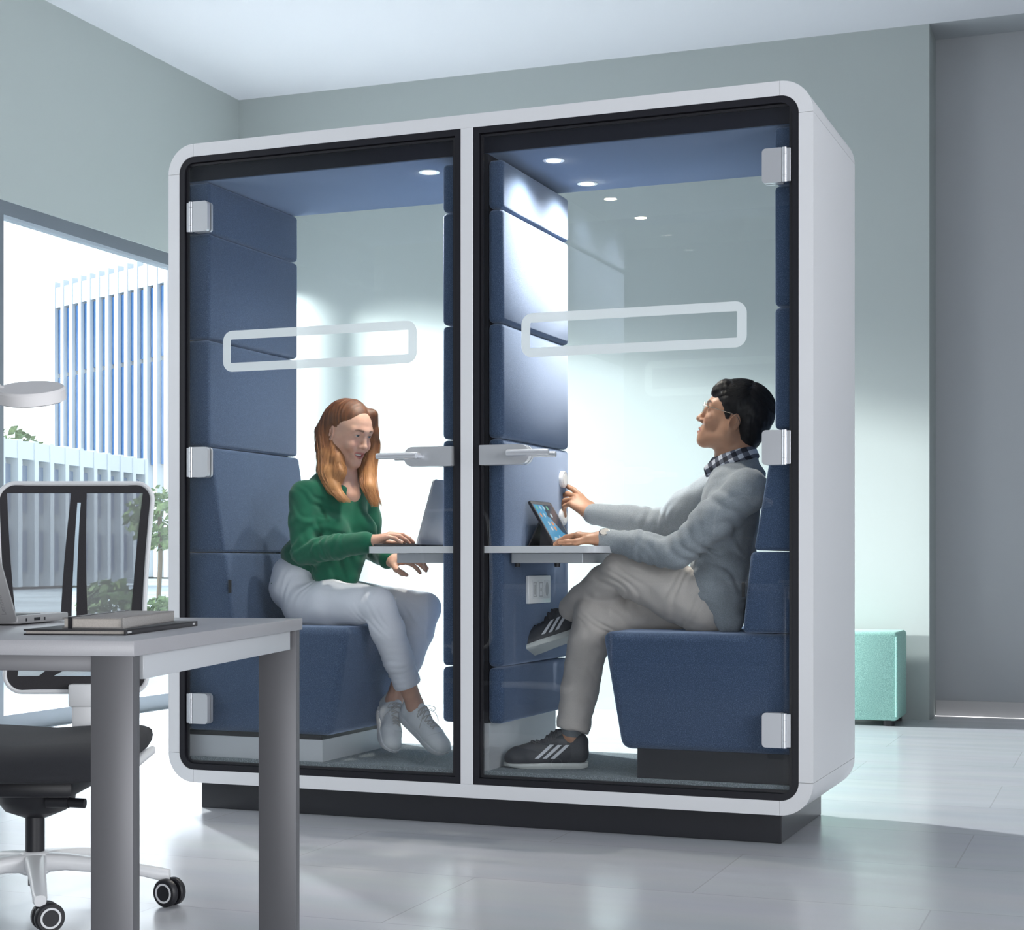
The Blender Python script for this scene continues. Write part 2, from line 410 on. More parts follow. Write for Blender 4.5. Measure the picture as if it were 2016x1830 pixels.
def door(xa, xb, hinge_x, hdir, latch_x, dx0, dx1):
    """hdir +1: hinge plate reaches to the right of hinge_x."""
    d = obj('door', bx((xa, 0.012, iz0 + FWd + 0.004), (xb, 0.019, iz1 - FWd - 0.004)), M['glass'], pod, 0)
    # dark edge gasket round the pane
    bm = bmesh.new(); w = 0.0075
    plate(bm, rrect(xa, iz0 + FWd + 0.003, xb, iz1 - FWd - 0.003, 0), [rrect(xa + w, iz0 + FWd + 0.003 + w, xb - w, iz1 - FWd - 0.003 - w, 0)], 0.0105, 0.0205, XZ)
    obj('gasket', bm, M['black'], d, 0)
    # frosted outline on the pane
    bm = bmesh.new(); sw = 0.030
    plate(bm, rrect(dx0, 1.502, dx1, 1.642, 0.036), [rrect(dx0 + sw, 1.502 + sw, dx1 - sw, 1.642 - sw, 0.003)], 0.0108, 0.0118, XZ)
    obj('frosted_outline', bm, M['frost'], d, 0)
    for zc in (0.347, 1.195, 2.040):
        bm = bmesh.new(); hx = hinge_x + hdir * 0.086; a, b = sorted((hinge_x + hdir * 0.026, hx))
        rad = (0.002, 0.012, 0.012, 0.002) if hdir > 0 else (0.012, 0.002, 0.002, 0.012)
        plate(bm, rrect(a, zc - 0.052, b, zc + 0.052, rad), [], -0.006, 0.011, XZ)
        plate(bm, rrect(a, zc - 0.052, b, zc + 0.052, rad), [], 0.020, 0.030, XZ)
        h = obj('hinge', bm, M['silver'], d, 30)
        bm = bmesh.new()
        for q0, q1 in ((-0.052, -0.032), (-0.0315, 0.0315), (0.032, 0.052)):
            lathe(bm, [(0.0075, q0), (0.0075, q1)], Matrix.Translation((hinge_x + hdir * 0.018, -0.002, zc)), 16)
        a, b = sorted((hinge_x, hinge_x + hdir * 0.03)); box(bm, (a, -0.002, zc - 0.05), (b, 0.004, zc + 0.05), 0.001, 1)
        obj('hinge_knuckle', bm, M['silver'], d, 30)
    s = 1 if latch_x < 1.12 else -1      # lock case lies on the side away from the mullion
    bm = bmesh.new(); a, b = sorted((latch_x, latch_x - s * 0.17))
    rad = (0.03, 0.003, 0.003, 0.03) if s > 0 else (0.003, 0.03, 0.03, 0.003)
    plate(bm, rrect(a, 1.162, b, 1.226, rad), [], -0.011, 0.012, XZ)
    plate(bm, rrect(a, 1.162, b, 1.226, rad), [], 0.019, 0.034, XZ)
    obj('lock_case', bm, M['silver'], d, 30)
    bm = bmesh.new(); px_ = latch_x - s * 0.115
    tube(bm, [(px_, -0.010, 1.196), (px_, -0.045, 1.196)], 0.0105, 16)
    tube(bm, smooth_path([(px_ + s * 0.004, -0.046, 1.196), (px_ - s * 0.02, -0.048, 1.196), (px_ - s * 0.135, -0.048, 1.196)], 5), [0.0105] * 10 + [0.0095], 16)
    tube(bm, [(px_, 0.034, 1.196), (px_, 0.06, 1.196), (px_ - s * 0.12, 0.06, 1.196)], 0.009, 12)
    obj('lever', bm, M['silver'], d, 40)
    return d
door(0.0665, 1.0795, 0.074, 1, 1.076, 0.212, 0.942)
door(1.1695, 2.1775, 2.176, -1, 1.172, 1.309, 2.040)
obj('rear_window', bx((TK + FWd, 0.684, iz0 + FWd), (1.103 - FWd, 0.692, iz1 - FWd)), M['glass'], pod, 0)
obj('rear_window', bx((1.146 + FWd, 0.684, iz0 + FWd), (W - TK - FWd, 0.692, iz1 - FWd)), M['glass'], pod, 0)

# inside lining
YA, YB = 0.036, 0.670
obj('carpet', bx((TK + 0.002, 0.034, iz0), (W - TK - 0.002, 0.671, 0.178)), M['carpet'], pod, 0)
def pad(name, poly, bev=0.014): obj(name, soft_prism(poly, YA, YB, XZ, bev), M['blue'], pod, 30)
LX, RX = 0.141, 2.119
gp = 0.002
zs = [1.25, 1.622, 1.99, 2.168]
for za, zb in zip(zs, zs[1:]):
    pad('wall_pad', [(TK, za + gp), (LX, za + gp), (LX, zb - gp), (TK, zb - gp)])
    pad('wall_pad', [(RX, za + gp), (W - TK, za + gp), (W - TK, zb - gp), (RX, zb - gp)])
pad('back_cushion', [(TK, 0.887), (0.202, 0.887), (0.146, 1.248), (TK, 1.248)])
pad('back_cushion', [(TK, 0.637), (0.237, 0.637), (0.206, 0.883), (TK, 0.883)])
pad('back_cushion', [(2.054, 0.887), (W - TK, 0.887), (W - TK, 1.248), (2.117, 1.248)])
pad('back_cushion', [(2.019, 0.637), (W - TK, 0.637), (W - TK, 0.883), (2.045, 0.883)])
zs = [0.328, 0.512, 1.25, 1.622, 1.99, 2.150]
for za, zb in zip(zs, zs[1:]):
    pad('partition_pad', [(1.022, za + gp), (1.074, za + gp), (1.074, zb - gp), (1.022, zb - gp)])
    pad('partition_pad', [(1.184, za + gp), (1.236, za + gp), (1.236, zb - gp), (1.184, zb - gp)])
obj('partition_core', bx((1.0745, 0.036, 0.331), (1.1835, 0.669, 2.169)), M['black'], pod, 0)
obj('partition_base', bx((1.072, 0.040, 0.178), (1.186, 0.668, 0.331)), M['light_grey'], pod, 0)
def ceil_pad(xa, xb):
    pad('ceiling_pad', [(xa, 2.169), (xb, 2.169), (xb, 2.232), (xa, 2.232)], 0.006)
ceil_pad(TK + 0.01, 1.122); ceil_pad(1.124, W - TK - 0.01)
M['header'] = mat('header_black', (0.006, 0.007, 0.015), 0.6, spec=0.25)
obj('header_panel', bx((TK + 0.004, 0.0325, 2.171), (1.098, 0.0358, 2.243)), M['header'], pod, 0)  # dark sheet added to put shade over the ceiling pad fronts
obj('header_panel', bx((1.150, 0.0325, 2.171), (W - TK - 0.004, 0.0358, 2.243)), M['header'], pod, 0)
bm = soft_prism([(0.885, 2.236), (0.925, 2.236), (0.915, 2.222), (0.903, 2.216), (0.893, 2.222)], 0.0225, 0.0324, XZ, 0.001, 1)
obj('door_catch', bm, M['charcoal'], pod, 30)
# benches
def bench(pts, bev): 
    return obj('bench', soft_prism(pts, YA, YB, XZ, bev, 4), M['blue'], pod, 30)
bench([(TK, 0.267), (0.615, 0.267), (0.678, 0.633), (TK, 0.633)], 0.028)
bench([(W - TK, 0.267), (W - TK, 0.633), (1.568, 0.633), (1.632, 0.267)], 0.028)
obj('bench_base', bx((TK, 0.046, 0.178), (0.577, 0.66, 0.252)), M['light_grey'], pod, 0)
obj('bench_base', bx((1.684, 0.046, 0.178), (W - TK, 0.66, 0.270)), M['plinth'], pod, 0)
obj('base_gap', bx((TK, 0.048, 0.252), (0.575, 0.655, 0.268)), M['black'], pod, 0)  # black strip standing for the shadow gap over the base
M['tag'] = mat('woven_tag', (0.01, 0.01, 0.012), 0.7)
for sx in (0.2265, 2.0255):
    obj('fabric_tag', bx((sx - 0.005, 0.028, 0.745), (sx + 0.003, 0.038, 0.79), 0.001, 1), M['tag'], pod, 0)
# ceiling lamps
for (lx, ly) in ((0.903, 0.197), (0.903, 0.554), (1.35, 0.197), (1.345, 0.554)):
    bm = bmesh.new(); mt = Matrix.Translation((lx, ly, 2.1685))
    lathe(bm, [(0.022, -0.001), (0.030, -0.0025), (0.036, -0.001), (0.036, 0.001), (0.022, 0.001)], mt, 32)
    dl = obj('downlight', bm, M['silver'], pod, 40)
    bm = bmesh.new(); lathe(bm, [(0.0005, -0.0012), (0.0235, -0.0012), (0.0235, 0.0006), (0.0005, 0.0006)], mt, 32)
    obj('lamp_lens', bm, M['lens'], dl, 0)
    L = bpy.data.lights.new('downlight_beam', 'SPOT'); L.energy = 62.0; L.color = (1.0, 0.93, 0.82); L.spot_size = math.radians(150); L.spot_blend = 1.0; L.shadow_soft_size = 0.022
    lo = bpy.data.objects.new('downlight_beam', L); COL.objects.link(lo); lo.location = (lx, ly, 2.162)
# table through the partition
bm = bmesh.new()
plate(bm, rrect(0.752, 0.030, 1.565, 0.52, (0.02, 0.055, 0.055, 0.02)), [], 0.881, 0.903, XY)
obj('tabletop', bm, M['white'], pod, 30)
obj('table_apron', bx((1.245, 0.085, 0.848), (1.49, 0.47, 0.8805), 0.002, 1), M['light_grey'], pod, 30)
obj('table_apron', bx((0.835, 0.085, 0.848), (1.02, 0.47, 0.8805), 0.002, 1), M['light_grey'], pod, 30)
bm = bmesh.new()
for fx, fy in ((1.257, 0.11), (1.395, 0.11)): lathe(bm, [(0.009, -0.012), (0.010, 0.0)], Matrix.Translation((fx, fy, 0.848)), 12)
obj('bracket_foot', bm, M['black'], pod)
# round wall dials
M['lit_face'] = mat('lit_dial_face', (0.85, 0.86, 0.86), 0.3, emis=(1.0, 0.97, 0.92), estr=0.25)
for (dy_, dz_) in ((0.592, 1.143), (0.590, 1.010)):
    mt = frame_mat((1.236, dy_, dz_), (0, 1, 0), (1, 0, 0))
    bm = bmesh.new(); lathe(bm, [(0.029, 0), (0.030, 0.010), (0.027, 0.014), (0.020, 0.0145)], mt, 40)
    dd = obj('dial', bm, M['white_plastic'], pod, 40)
    bm = bmesh.new(); lathe(bm, [(0.0005, 0.0143), (0.020, 0.0143), (0.020, 0.0152), (0.0005, 0.0152)], mt, 32)
    obj('dial_face', bm, M['lit_face'], dd, 40)
# socket plate
M['socket_grey'] = mat('socket_grey', (0.42, 0.43, 0.45), 0.5)
pl = obj('socket_plate', bx((1.2362, 0.236, 0.712), (1.249, 0.446, 0.806), 0.003, 2), M['white_plastic'], pod, 30)
for i in range(3):
    ya = 0.262 + i * 0.058
    bm = bmesh.new(); plate(bm, rrect(ya, 0.728, ya + 0.052, 0.790, 0.003), [], 1.2488, 1.2508, YZ)
    sk = obj('socket', bm, M['white'], pl, 30)
    bm = bmesh.new()
    if i < 2:
        plate(bm, rrect(ya + 0.010, 0.734, ya + 0.042, 0.784, 0.002), [rrect(ya + 0.014, 0.738, ya + 0.038, 0.780, 0.002)], 1.2506, 1.2514, YZ)
        box(bm, (1.2506, ya + 0.019, 0.752 if i else 0.742), (1.2516, ya + 0.031, 0.764 if i else 0.776))
    else:
        plate(bm, [(ya + 0.026 + 0.014 * math.cos(q * PI / 12), 0.759 + 0.024 * math.sin(q * PI / 12)) for q in range(24)], [], 1.2506, 1.2516, YZ)
    obj('socket_insert', bm, M['socket_grey'], pl, 0)
# ================================================================== the desk in the foreground
DZ = 0.745
def onz(u, v, z):
    d = FPX * (EYE.z - z) / (v - 1105); return cw((u - 1008) / FPX * d, d, z)
M['desk_top'] = mat('desk_laminate', (0.30, 0.30, 0.32), 0.34, noise=0.03, nscale=900)
M['desk_edge'] = mat('desk_edge_band', (0.36, 0.36, 0.39), 0.4)
M['desk_leg'] = mat('desk_leg_metal', (0.13, 0.13, 0.14), 0.42, 0.35)
DA = onz(263.8, 1261, DZ); DB = onz(595.6, 1216.7, DZ)        # near right and far right corners of the top
ey = (DB - DA).normalized(); ex = Vector((ey.y, -ey.x, 0))      # ex points right, ey away
# the front edge runs square to the view; keep the desk a true rectangle about the right edge
DL = (DB - DA).length
fr_ = (onz(0, 1258.5, DZ) - DA).normalized()                    # along the near edge, to the left
def dk(a, b, z):                                                # a metres left along the front, b metres back
    p = DA + fr_ * a + ey * b; return Vector((p.x, p.y, z))
desk = thing('desk', 'grey office desk with metal legs in the foreground, holding notebooks and a laptop', 'desk', tuple(dk(0.7, DL / 2, 0)))
def dbox(a0, a1, b0, b1, z0, z1, bev=0.0):
    bm = bmesh.new()
    v = [bm.verts.new(dk(a, b, z)) for z in (z0, z1) for a, b in ((a0, b0), (a1, b0), (a1, b1), (a0, b1))]
    for f in ((0, 1, 2, 3), (7, 6, 5, 4), (0, 4, 5, 1), (1, 5, 6, 2), (2, 6, 7, 3), (3, 7, 4, 0)): bm.faces.new([v[i] for i in f])
    bmesh.ops.recalc_face_normals(bm, faces=bm.faces[:])
    if bev: bmesh.ops.bevel(bm, geom=bm.edges[:], offset=bev, segments=2, profile=0.5, affect='EDGES')
    return bm
TT = 0.0215
obj('desktop', dbox(0, 1.45, 0, DL, DZ - TT, DZ, 0.0012), M['desk_top'], desk, 30)
RLH = 0.035
obj('rail', dbox(0.008, 0.028, 0.06, DL - 0.06, DZ - TT - RLH, DZ - TT, 0.001), M['light_grey'], desk, 30)
obj('rail', dbox(0.05, 1.40, 0.012, 0.034, DZ - TT - 0.022, DZ - TT, 0.001), M['desk_leg'], desk, 30)
obj('rail', dbox(0.05, 1.40, DL - 0.034, DL - 0.012, DZ - TT - RLH, DZ - TT, 0.001), M['desk_leg'], desk, 30)
for a0, a1, b0, b1 in ((0.004, 0.066, 0.006, 0.034), (1.384, 1.446, 0.006, 0.034), (0.004, 0.078, DL - 0.034, DL - 0.006), (1.384, 1.446, DL - 0.034, DL - 0.006)):
    obj('leg', dbox(a0, a1, b0, b1, 0, DZ - TT, 0.0015), M['desk_leg'], desk, 30)

def slab4(pts, z0, z1, bev=0.0):
    bm = bmesh.new()
    v = [bm.verts.new((p.x, p.y, z)) for z in (z0, z1) for p in pts]
    for f in ((0, 1, 2, 3), (7, 6, 5, 4), (0, 4, 5, 1), (1, 5, 6, 2), (2, 6, 7, 3), (3, 7, 4, 0)): bm.faces.new([v[i] for i in f])
    bmesh.ops.recalc_face_normals(bm, faces=bm.faces[:])
    if bev: bmesh.ops.bevel(bm, geom=bm.edges[:], offset=bev, segments=2, profile=0.5, affect='EDGES')
    return bm
M['book_black'] = mat('black_book_cover', (0.03, 0.03, 0.034), 0.5)
M['book_grey'] = mat('grey_cloth_cover', (0.30, 0.29, 0.285), 0.9, noise=0.12, nscale=700)
M['paper'] = mat('page_edges', (0.62, 0.58, 0.54), 0.8, noise=0.06, nscale=500)
def quad(n0, n1, f1, z):                                      # near-left, near-right, far-right corners given, fourth completes it
    a, b, c_ = onz(*n0, z), onz(*n1, z), onz(*f1, z)
    return [a, b, c_, a + c_ - b]
def shrink(q, right=0.0, near=0.0):
    a, b, c_, d_ = q; u = (b - a).normalized(); w = (c_ - b).normalized()
    return [a + u * near + w * near, b - u * right + w * near, c_ - u * right - w * near, d_ + u * near - w * near]
def book(name, label, q, z0, z1, cov, strap=False):
    cen = sum(q, Vector()) / 4
    t = thing(name, label, 'notebook', (cen.x, cen.y, z0))
    c_ = 0.0022
    b1 = slab4(q, z0, z0 + c_, 0.0006); merge(b1, slab4(q, z1 - c_, z1, 0.0006))
    u = (q[1] - q[0]).normalized()
    sp = [q[1] - u * 0.004, q[1], q[2], q[2] - u * 0.004]
    merge(b1, slab4(sp, z0, z1, 0.0008))
    obj('cover', b1, cov, t, 30)
    obj('pages', slab4(shrink(q, 0.004, 0.003), z0 + c_, z1 - c_), M['paper'], t, 0)
    return t
qb = quad((46, 1249.5), (249, 1250.5), (389, 1231.5), DZ)
tb = book('notebook', 'large flat black notebook lying on the desk under a grey one', qb, DZ, DZ + 0.0085, M['book_black'])
w_ = (qb[2] - qb[1]).normalized()
lb = bmesh.new()
for k0, k1 in ((0.012, 0.030), (0.92, 0.955)):
    L_ = (qb[2] - qb[1]).length
    p0, p1 = qb[1] + w_ * L_ * k0, qb[1] + w_ * L_ * (k0 + 0.05 if k0 < 0.5 else k1)
    o_ = (qb[1] - qb[0]).normalized() * 0.0004
    for i in range(6):
        a_ = p0.lerp(p1, i / 6) + o_; b_ = p0.lerp(p1, (i + 0.7) / 6) + o_
        lb.faces.new([lb.verts.new((a_.x, a_.y, DZ + 0.0028)), lb.verts.new((b_.x, b_.y, DZ + 0.0028)), lb.verts.new((b_.x, b_.y, DZ + 0.0058)), lb.verts.new((a_.x, a_.y, DZ + 0.0058))])
obj('spine_marks', lb, M['white_plastic'], tb, 0)
Z2 = DZ + 0.0085
qg = quad((122, 1236.5), (243, 1237.5), (343, 1221.5), Z2)
tg = book('notebook', 'small thick grey cloth notebook with a black band, on top of the black one', qg, Z2, Z2 + 0.0165, M['book_grey'])
u = (qg[1] - qg[0]); st_ = [qg[0] + u * 0.10, qg[0] + u * 0.17, qg[3] + u * 0.17, qg[3] + u * 0.10]
bm = slab4(st_, Z2 + 0.0165, Z2 + 0.0172); w2 = (qg[0] - qg[3]).normalized() * 0.0006
merge(bm, slab4([st_[0] + w2, st_[1] + w2, st_[1], st_[0]], Z2, Z2 + 0.0172))
obj('elastic_band', bm, M['black'], tg, 0)

# laptop at the left, its lid back to the viewer
lp = thing('laptop', 'silver laptop on the grey desk seen from behind its leaning lid', 'laptop', tuple(cw(-0.98, 2.88, DZ)))
M['laptop_silver'] = mat('laptop_shell', (0.42, 0.42, 0.43), 0.4, 0.4)
def lpw(a, b, z):                                               # a: metres right of the right edge's hinge end, b: metres away
    p = cw(-0.834 + a, 2.80 + b, 0); return Vector((p.x, p.y, z))
bm = slab4([lpw(-0.32, 0, 0), lpw(0, 0, 0), lpw(0.028, 0.215, 0), lpw(-0.292, 0.215, 0)], DZ + 0.002, DZ + 0.0165, 0.003)
obj('base', bm, M['laptop_silver'], lp, 30)
bm = bmesh.new()
dv = (lpw(0.028, 0.215, 0) - lpw(0, 0, 0)); nx = Vector((dv.y, -dv.x, 0)).normalized()
for k0, k1, h0, h1 in ((0.30, 0.42, 0.006, 0.0115), (0.14, 0.17, 0.006, 0.011), (0.49, 0.52, 0.006, 0.011)):
    a_, b_ = lpw(0, 0, 0) + dv * k0 + nx * 0.0003, lpw(0, 0, 0) + dv * k1 + nx * 0.0003
    bm.faces.new([bm.verts.new((p.x, p.y, DZ + h)) for p, h in ((a_, h0), (b_, h0), (b_, h1), (a_, h1))])
obj('ports', bm, M['black'], lp, 0)
bm = slab4([lpw(-0.30, 0.012, 0), lpw(-0.01, 0.012, 0), lpw(0.004, 0.12, 0), lpw(-0.286, 0.12, 0)], DZ + 0.0163, DZ + 0.0172)
obj('keyboard', bm, M['black'], lp, 0)
LH = 0.218; lean = 0.105                                        # the lid leans towards the viewer's left and forward
def lid(a, h, k): 
    return lpw(a - 0.028 * h / LH, -lean * h / LH - k, DZ + 0.006 + h)
bm = bmesh.new()
plate(bm, rrect(-0.32, 0, 0, LH, 0.008), [], 0, 0.0065, lid)
ld = obj('lid', bm, M['laptop_silver'], lp, 30)
bm = bmesh.new(); plate(bm, rrect(-0.31, 0.012, -0.01, LH - 0.01, 0.002), [], -0.0006, 0.0002, lid)
obj('screen', bm, M['black'], lp, 0)
def text_mesh(body, size):
    cu = bpy.data.curves.new('txt', 'FONT'); cu.body = body; cu.size = size
    o = bpy.data.objects.new('txt', cu); COL.objects.link(o); bpy.context.view_layer.update()
    me = bpy.data.meshes.new_from_object(o.evaluated_get(bpy.context.evaluated_depsgraph_get()))
    bpy.data.objects.remove(o); bm = bmesh.new(); bm.from_mesh(me); bpy.data.meshes.remove(me); return bm
bm = text_mesh('Lenovo', 0.0115)
for v in bm.verts: v.co = lid(-0.014 - v.co.y, 0.012 + v.co.x, 0.0068)
M['letter'] = mat('etched_lettering', (0.24, 0.24, 0.25), 0.4)
obj('lettering', bm, M['letter'], lp, 0)

# desk lamp: the disc-shaped head reaches in from the left
lm = thing('desk_lamp', 'white desk lamp with a flat disc head hanging in front of the window', 'lamp', tuple(cw(-1.22, 2.52, DZ)))
hc = cw((61 - 1008) / FPX * 2.75, 2.75, EYE.z - (777 - 1105) / FPX * 2.75)
hz = (Vector((0, 0, 1)) * 0.93 + RIGHT * -0.16 - FWD * 0.30).normalized()
mt = frame_mat(hc, RIGHT, hz)
bm = bmesh.new(); lathe(bm, [(0.001, -0.010), (0.053, -0.010), (0.0562, -0.008), (0.0562, 0.009), (0.0535, 0.0125), (0.001, 0.0125)], mt, 64)
M['lamp_white'] = mat('lamp_white', (0.62, 0.61, 0.62), 0.5)
obj('lamp_head', bm, M['lamp_white'], lm, 35)
bm = bmesh.new(); lathe(bm, [(0.001, -0.0108), (0.046, -0.0108), (0.046, -0.0098), (0.001, -0.0098)], mt, 48)
obj('diffuser', bm, M['white_plastic'], lm, 35)
bm = bmesh.new(); pb = cw(-1.22, 2.52, DZ)
tube(bm, smooth_path([hc + hz * 0.008 - RIGHT * 0.045, hc - RIGHT * 0.12 + hz * 0.03, pb + Vector((0, 0, 0.34)), pb + Vector((0, 0, 0.012))], 8), 0.006, 12)
obj('arm', bm, M['lamp_white'], lm)
bm = bmesh.new(); lathe(bm, [(0.001, 0), (0.075, 0), (0.075, 0.010), (0.07, 0.014), (0.001, 0.014)], Matrix.Translation(pb), 40)
obj('lamp_base', bm, M['lamp_white'], lm)

# ================================================================== office chair behind the desk
M['mesh_weave'] = veil('chair_mesh_weave', (0.26, 0.26, 0.28), 0.62, 0.8)
M['mesh_band'] = mat('chair_mesh_band', (0.035, 0.033, 0.038), 0.8, noise=0.15, nscale=900)
M['seat_cloth'] = mat('seat_cloth', (0.020, 0.021, 0.026), 0.9, noise=0.2, nscale=1200, bump=0.3, bscale=900)
CHX, CHD = -1.185, 4.12
ch = thing('office_chair', 'black mesh back swivel chair with white frame behind the desk', 'chair', tuple(cw(CHX, CHD, 0)))
def cp(x, y, z):                       # chair frame: x right, y towards the viewer (its front), z up
    return cw(CHX + x, CHD - y, z)
# five-star base
bm = bmesh.new()
lathe(bm, [(0.001, 0.135), (0.030, 0.135), (0.036, 0.13), (0.042, 0.11), (0.042, 0.085), (0.03, 0.078), (0.001, 0.078)], Matrix.Translation(cp(0, 0, 0)), 24)
ARMS = [72.5 + 72 * i for i in range(5)]
ARMS = [0, 72, 144, 216, 288]
for a in ARMS:
    ca, sa = math.cos(math.radians(a)), math.sin(math.radians(a))
    rings = []
    for r_, hw, zt, zb in ((0.015, 0.030, 0.132, 0.082), (0.08, 0.024, 0.128, 0.088), (0.18, 0.020, 0.115, 0.080), (0.27, 0.018, 0.100, 0.072), (0.312, 0.017, 0.093, 0.062), (0.335, 0.013, 0.088, 0.062)):
        ring_ = []
        for k in range(12):
            q = 2 * PI * k / 12; sx = math.cos(q); sz = math.sin(q)
            sx = math.copysign(abs(sx) ** 0.6, sx); sz = math.copysign(abs(sz) ** 0.6, sz)
            w = hw * sx; zz = (zt + zb) / 2 + (zt - zb) / 2 * sz
            ring_.append(cp(r_ * ca - w * sa, r_ * sa + w * ca, zz))
        rings.append(ring_)
    loft(bm, rings)
obj('star_base', bm, M['white_plastic'], ch, 45)
for a in ARMS:
    ca, sa = math.cos(math.radians(a)), math.sin(math.radians(a))
    c_ = cp(0.32 * ca, 0.32 * sa, 0)
    sw = {0: -118, 72: -58, 144: 250, 216: 20, 288: 210}[a]      # where each caster has swivelled to
    ax_ = (RIGHT * math.cos(math.radians(sw)) + FWD * math.sin(math.radians(sw)))
    ax2 = Vector((-ax_.y, ax_.x, 0))
    wc = c_ + ax2 * 0.018 + Vector((0, 0, 0.0345))
    bm = bmesh.new(); tube(bm, [c_ + Vector((0, 0, 0.066)), c_ + Vector((0, 0, 0.045))], 0.011, 16)
    mt = frame_mat(wc, ax2, ax_)
    lathe(bm, [(0.001, -0.010), (0.022, -0.010), (0.022, 0.010), (0.001, 0.010)], mt, 24)
    cst = obj('caster', bm, M['black'], ch, 40)
    for s in (-1, 1):
        bm = bmesh.new(); lathe(bm, [(0.001, s * 0.006), (0.031, s * 0.006), (0.0345, s * 0.009), (0.0345, s * 0.020), (0.031, s * 0.0245), (0.001, s * 0.0245)], mt, 40)
        obj('wheel', bm, M['black'], cst, 40)
        bm = bmesh.new(); lathe(bm, [(0.0195, s * 0.0242), (0.0195, s * 0.0254), (0.0242, s * 0.0254), (0.0242, s * 0.0242)], mt, 40)
        obj('wheel_ring', bm, M['white_plastic'], cst, 40)
bm = bmesh.new(); tube(bm, [cp(0, 0, 0.12), cp(0, 0, 0.222)], 0.0235, 24)
tube(bm, [cp(0, 0, 0.08), cp(0, 0, 0.05)], 0.017, 16)
obj('gas_column', bm, M['black'], ch, 40)
bm = bmesh.new()
lathe(bm, [(0.001, 0.216), (0.030, 0.218), (0.075, 0.236), (0.095, 0.262), (0.10, 0.30), (0.001, 0.30)], Matrix.Translation(cp(0, -0.01, 0)), 28)
b2 = bmesh.new(); box(b2, (-0.13, -0.16, 0.285), (0.13, 0.14, 0.325), 0.012, 2); bmesh.ops.transform(b2, matrix=Matrix((RIGHT, -FWD, Vector((0, 0, 1)))).transposed().to_4x4(), verts=b2.verts[:])
for v in b2.verts: v.co += cp(0, 0, 0)
merge(bm, b2)
obj('tilt_mechanism', bm, M['black'], ch, 35)
bm = bmesh.new(); tube(bm, [cp(0.05, 0.07, 0.268), cp(0.105, 0.075, 0.268)], 0.016, 14); tube(bm, [cp(0.10, 0.075, 0.266), cp(0.145, 0.08, 0.264)], 0.012, 12)
obj('tension_lever', bm, M['black'], ch, 35)
# seat
bm = bmesh.new(); rings = []
SL = [(-0.235, 0.205, 0.428, 0.385), (-0.20, 0.25, 0.437, 0.368), (-0.08, 0.265, 0.434, 0.362), (0.06, 0.265, 0.430, 0.352), (0.16, 0.262, 0.428, 0.340), (0.215, 0.255, 0.418, 0.334), (0.25, 0.245, 0.395, 0.334), (0.262, 0.23, 0.365, 0.340)]
for y_, hw, zt, zb in SL:
    ring_ = []
    for k in range(28):
        q = 2 * PI * k / 28; sx = math.cos(q); sz = math.sin(q)
        sx = math.copysign(abs(sx) ** 0.45, sx); sz = math.copysign(abs(sz) ** 0.6, sz)
        zz = (zt + zb) / 2 + (zt - zb) / 2 * sz - (0.016 * (1 - abs(sx)) if sz > 0 else 0)
        ring_.append(cp(hw * sx, y_, zz))
    rings.append(ring_)
loft(bm, rings); seat = obj('seat', bm, M['seat_cloth'], ch, 50)
for s in (-1, 1):
    bm = bmesh.new(); rings = []
    for y_, z_, w_, h_ in ((-0.22, 0.360, 0.02, 0.012), (-0.05, 0.350, 0.03, 0.016), (0.10, 0.335, 0.04, 0.018), (0.17, 0.312, 0.04, 0.014), (0.20, 0.318, 0.03, 0.006)):
        rings.append([cp(s * (0.235 - w_ * (0.5 - 0.5 * math.cos(q))) + s * 0.018, y_, z_ + h_ * math.sin(q)) for q in [2 * PI * k / 12 for k in range(12)]])
    loft(bm, rings); obj('seat_shell', bm, M['white_plastic'], ch, 45)
# back upright
bm = bmesh.new()
b2 = bmesh.new(); box(b2, (-0.005, -0.285, 0.375), (0.062, -0.245, 0.52), 0.008, 2)
box(b2, (-0.013, -0.29, 0.47), (0.07, -0.24, 0.53), 0.006, 2); box(b2, (0.0, -0.27, 0.355), (0.056, -0.12, 0.385), 0.006, 2)
bmesh.ops.transform(b2, matrix=Matrix((RIGHT, -FWD, Vector((0, 0, 1)))).transposed().to_4x4(), verts=b2.verts[:])
for v in b2.verts: v.co += cp(0.03, 0, 0)
merge(bm, b2); obj('back_upright', bm, M['white_plastic'], ch, 35)
# backrest: (a, b) -> a metres across, b height above the floor
def bk(a, b, t):
    k = (b - 0.50) / 0.575
    y_ = -0.275 + 0.035 * math.sin(PI * min(1, max(0, k * 0.9))) - 0.05 * k + 0.25 * a * a - t
    return cp(0.033 + a - 0.012 * k, y_, b)
BW = lambda b: 0.181 + 0.029 * max(0, (b - 0.62) / 0.45) ** 1.2 + 0.012 * max(0, (0.62 - b) / 0.12)
def outline(ins, b0, b1, r, n=10):
    pts = []
    for (sx, bb, a0) in ((-1, b0, 180), (1, b0, 270), (1, b1, 0), (-1, b1, 90)):
        for i in range(n + 1):
            an = math.radians(a0 + 90 * i / n)
            zc = bb + (r if bb == b0 else -r)
            z_ = zc + r * math.sin(an); x_ = sx * (BW(z_) - ins - r) + r * math.cos(an)
            pts.append((x_, z_ + (0.010 * (1 - (x_ / 0.2) ** 2) if bb == b1 else -0.008 * (1 - (x_ / 0.2) ** 2))))
        if bb == b0 and sx == 1:
            for i in range(1, 12):
                z_ = (b0 + r) + (b1 - b0 - 2 * r) * i / 12; pts.append((BW(z_) - ins, z_))
    for i in range(1, 12):
        z_ = (b1 - r) - (b1 - b0 - 2 * r) * i / 12; pts.append((-(BW(z_) - ins), z_))
    return pts
B0, B1 = 0.512, 1.058
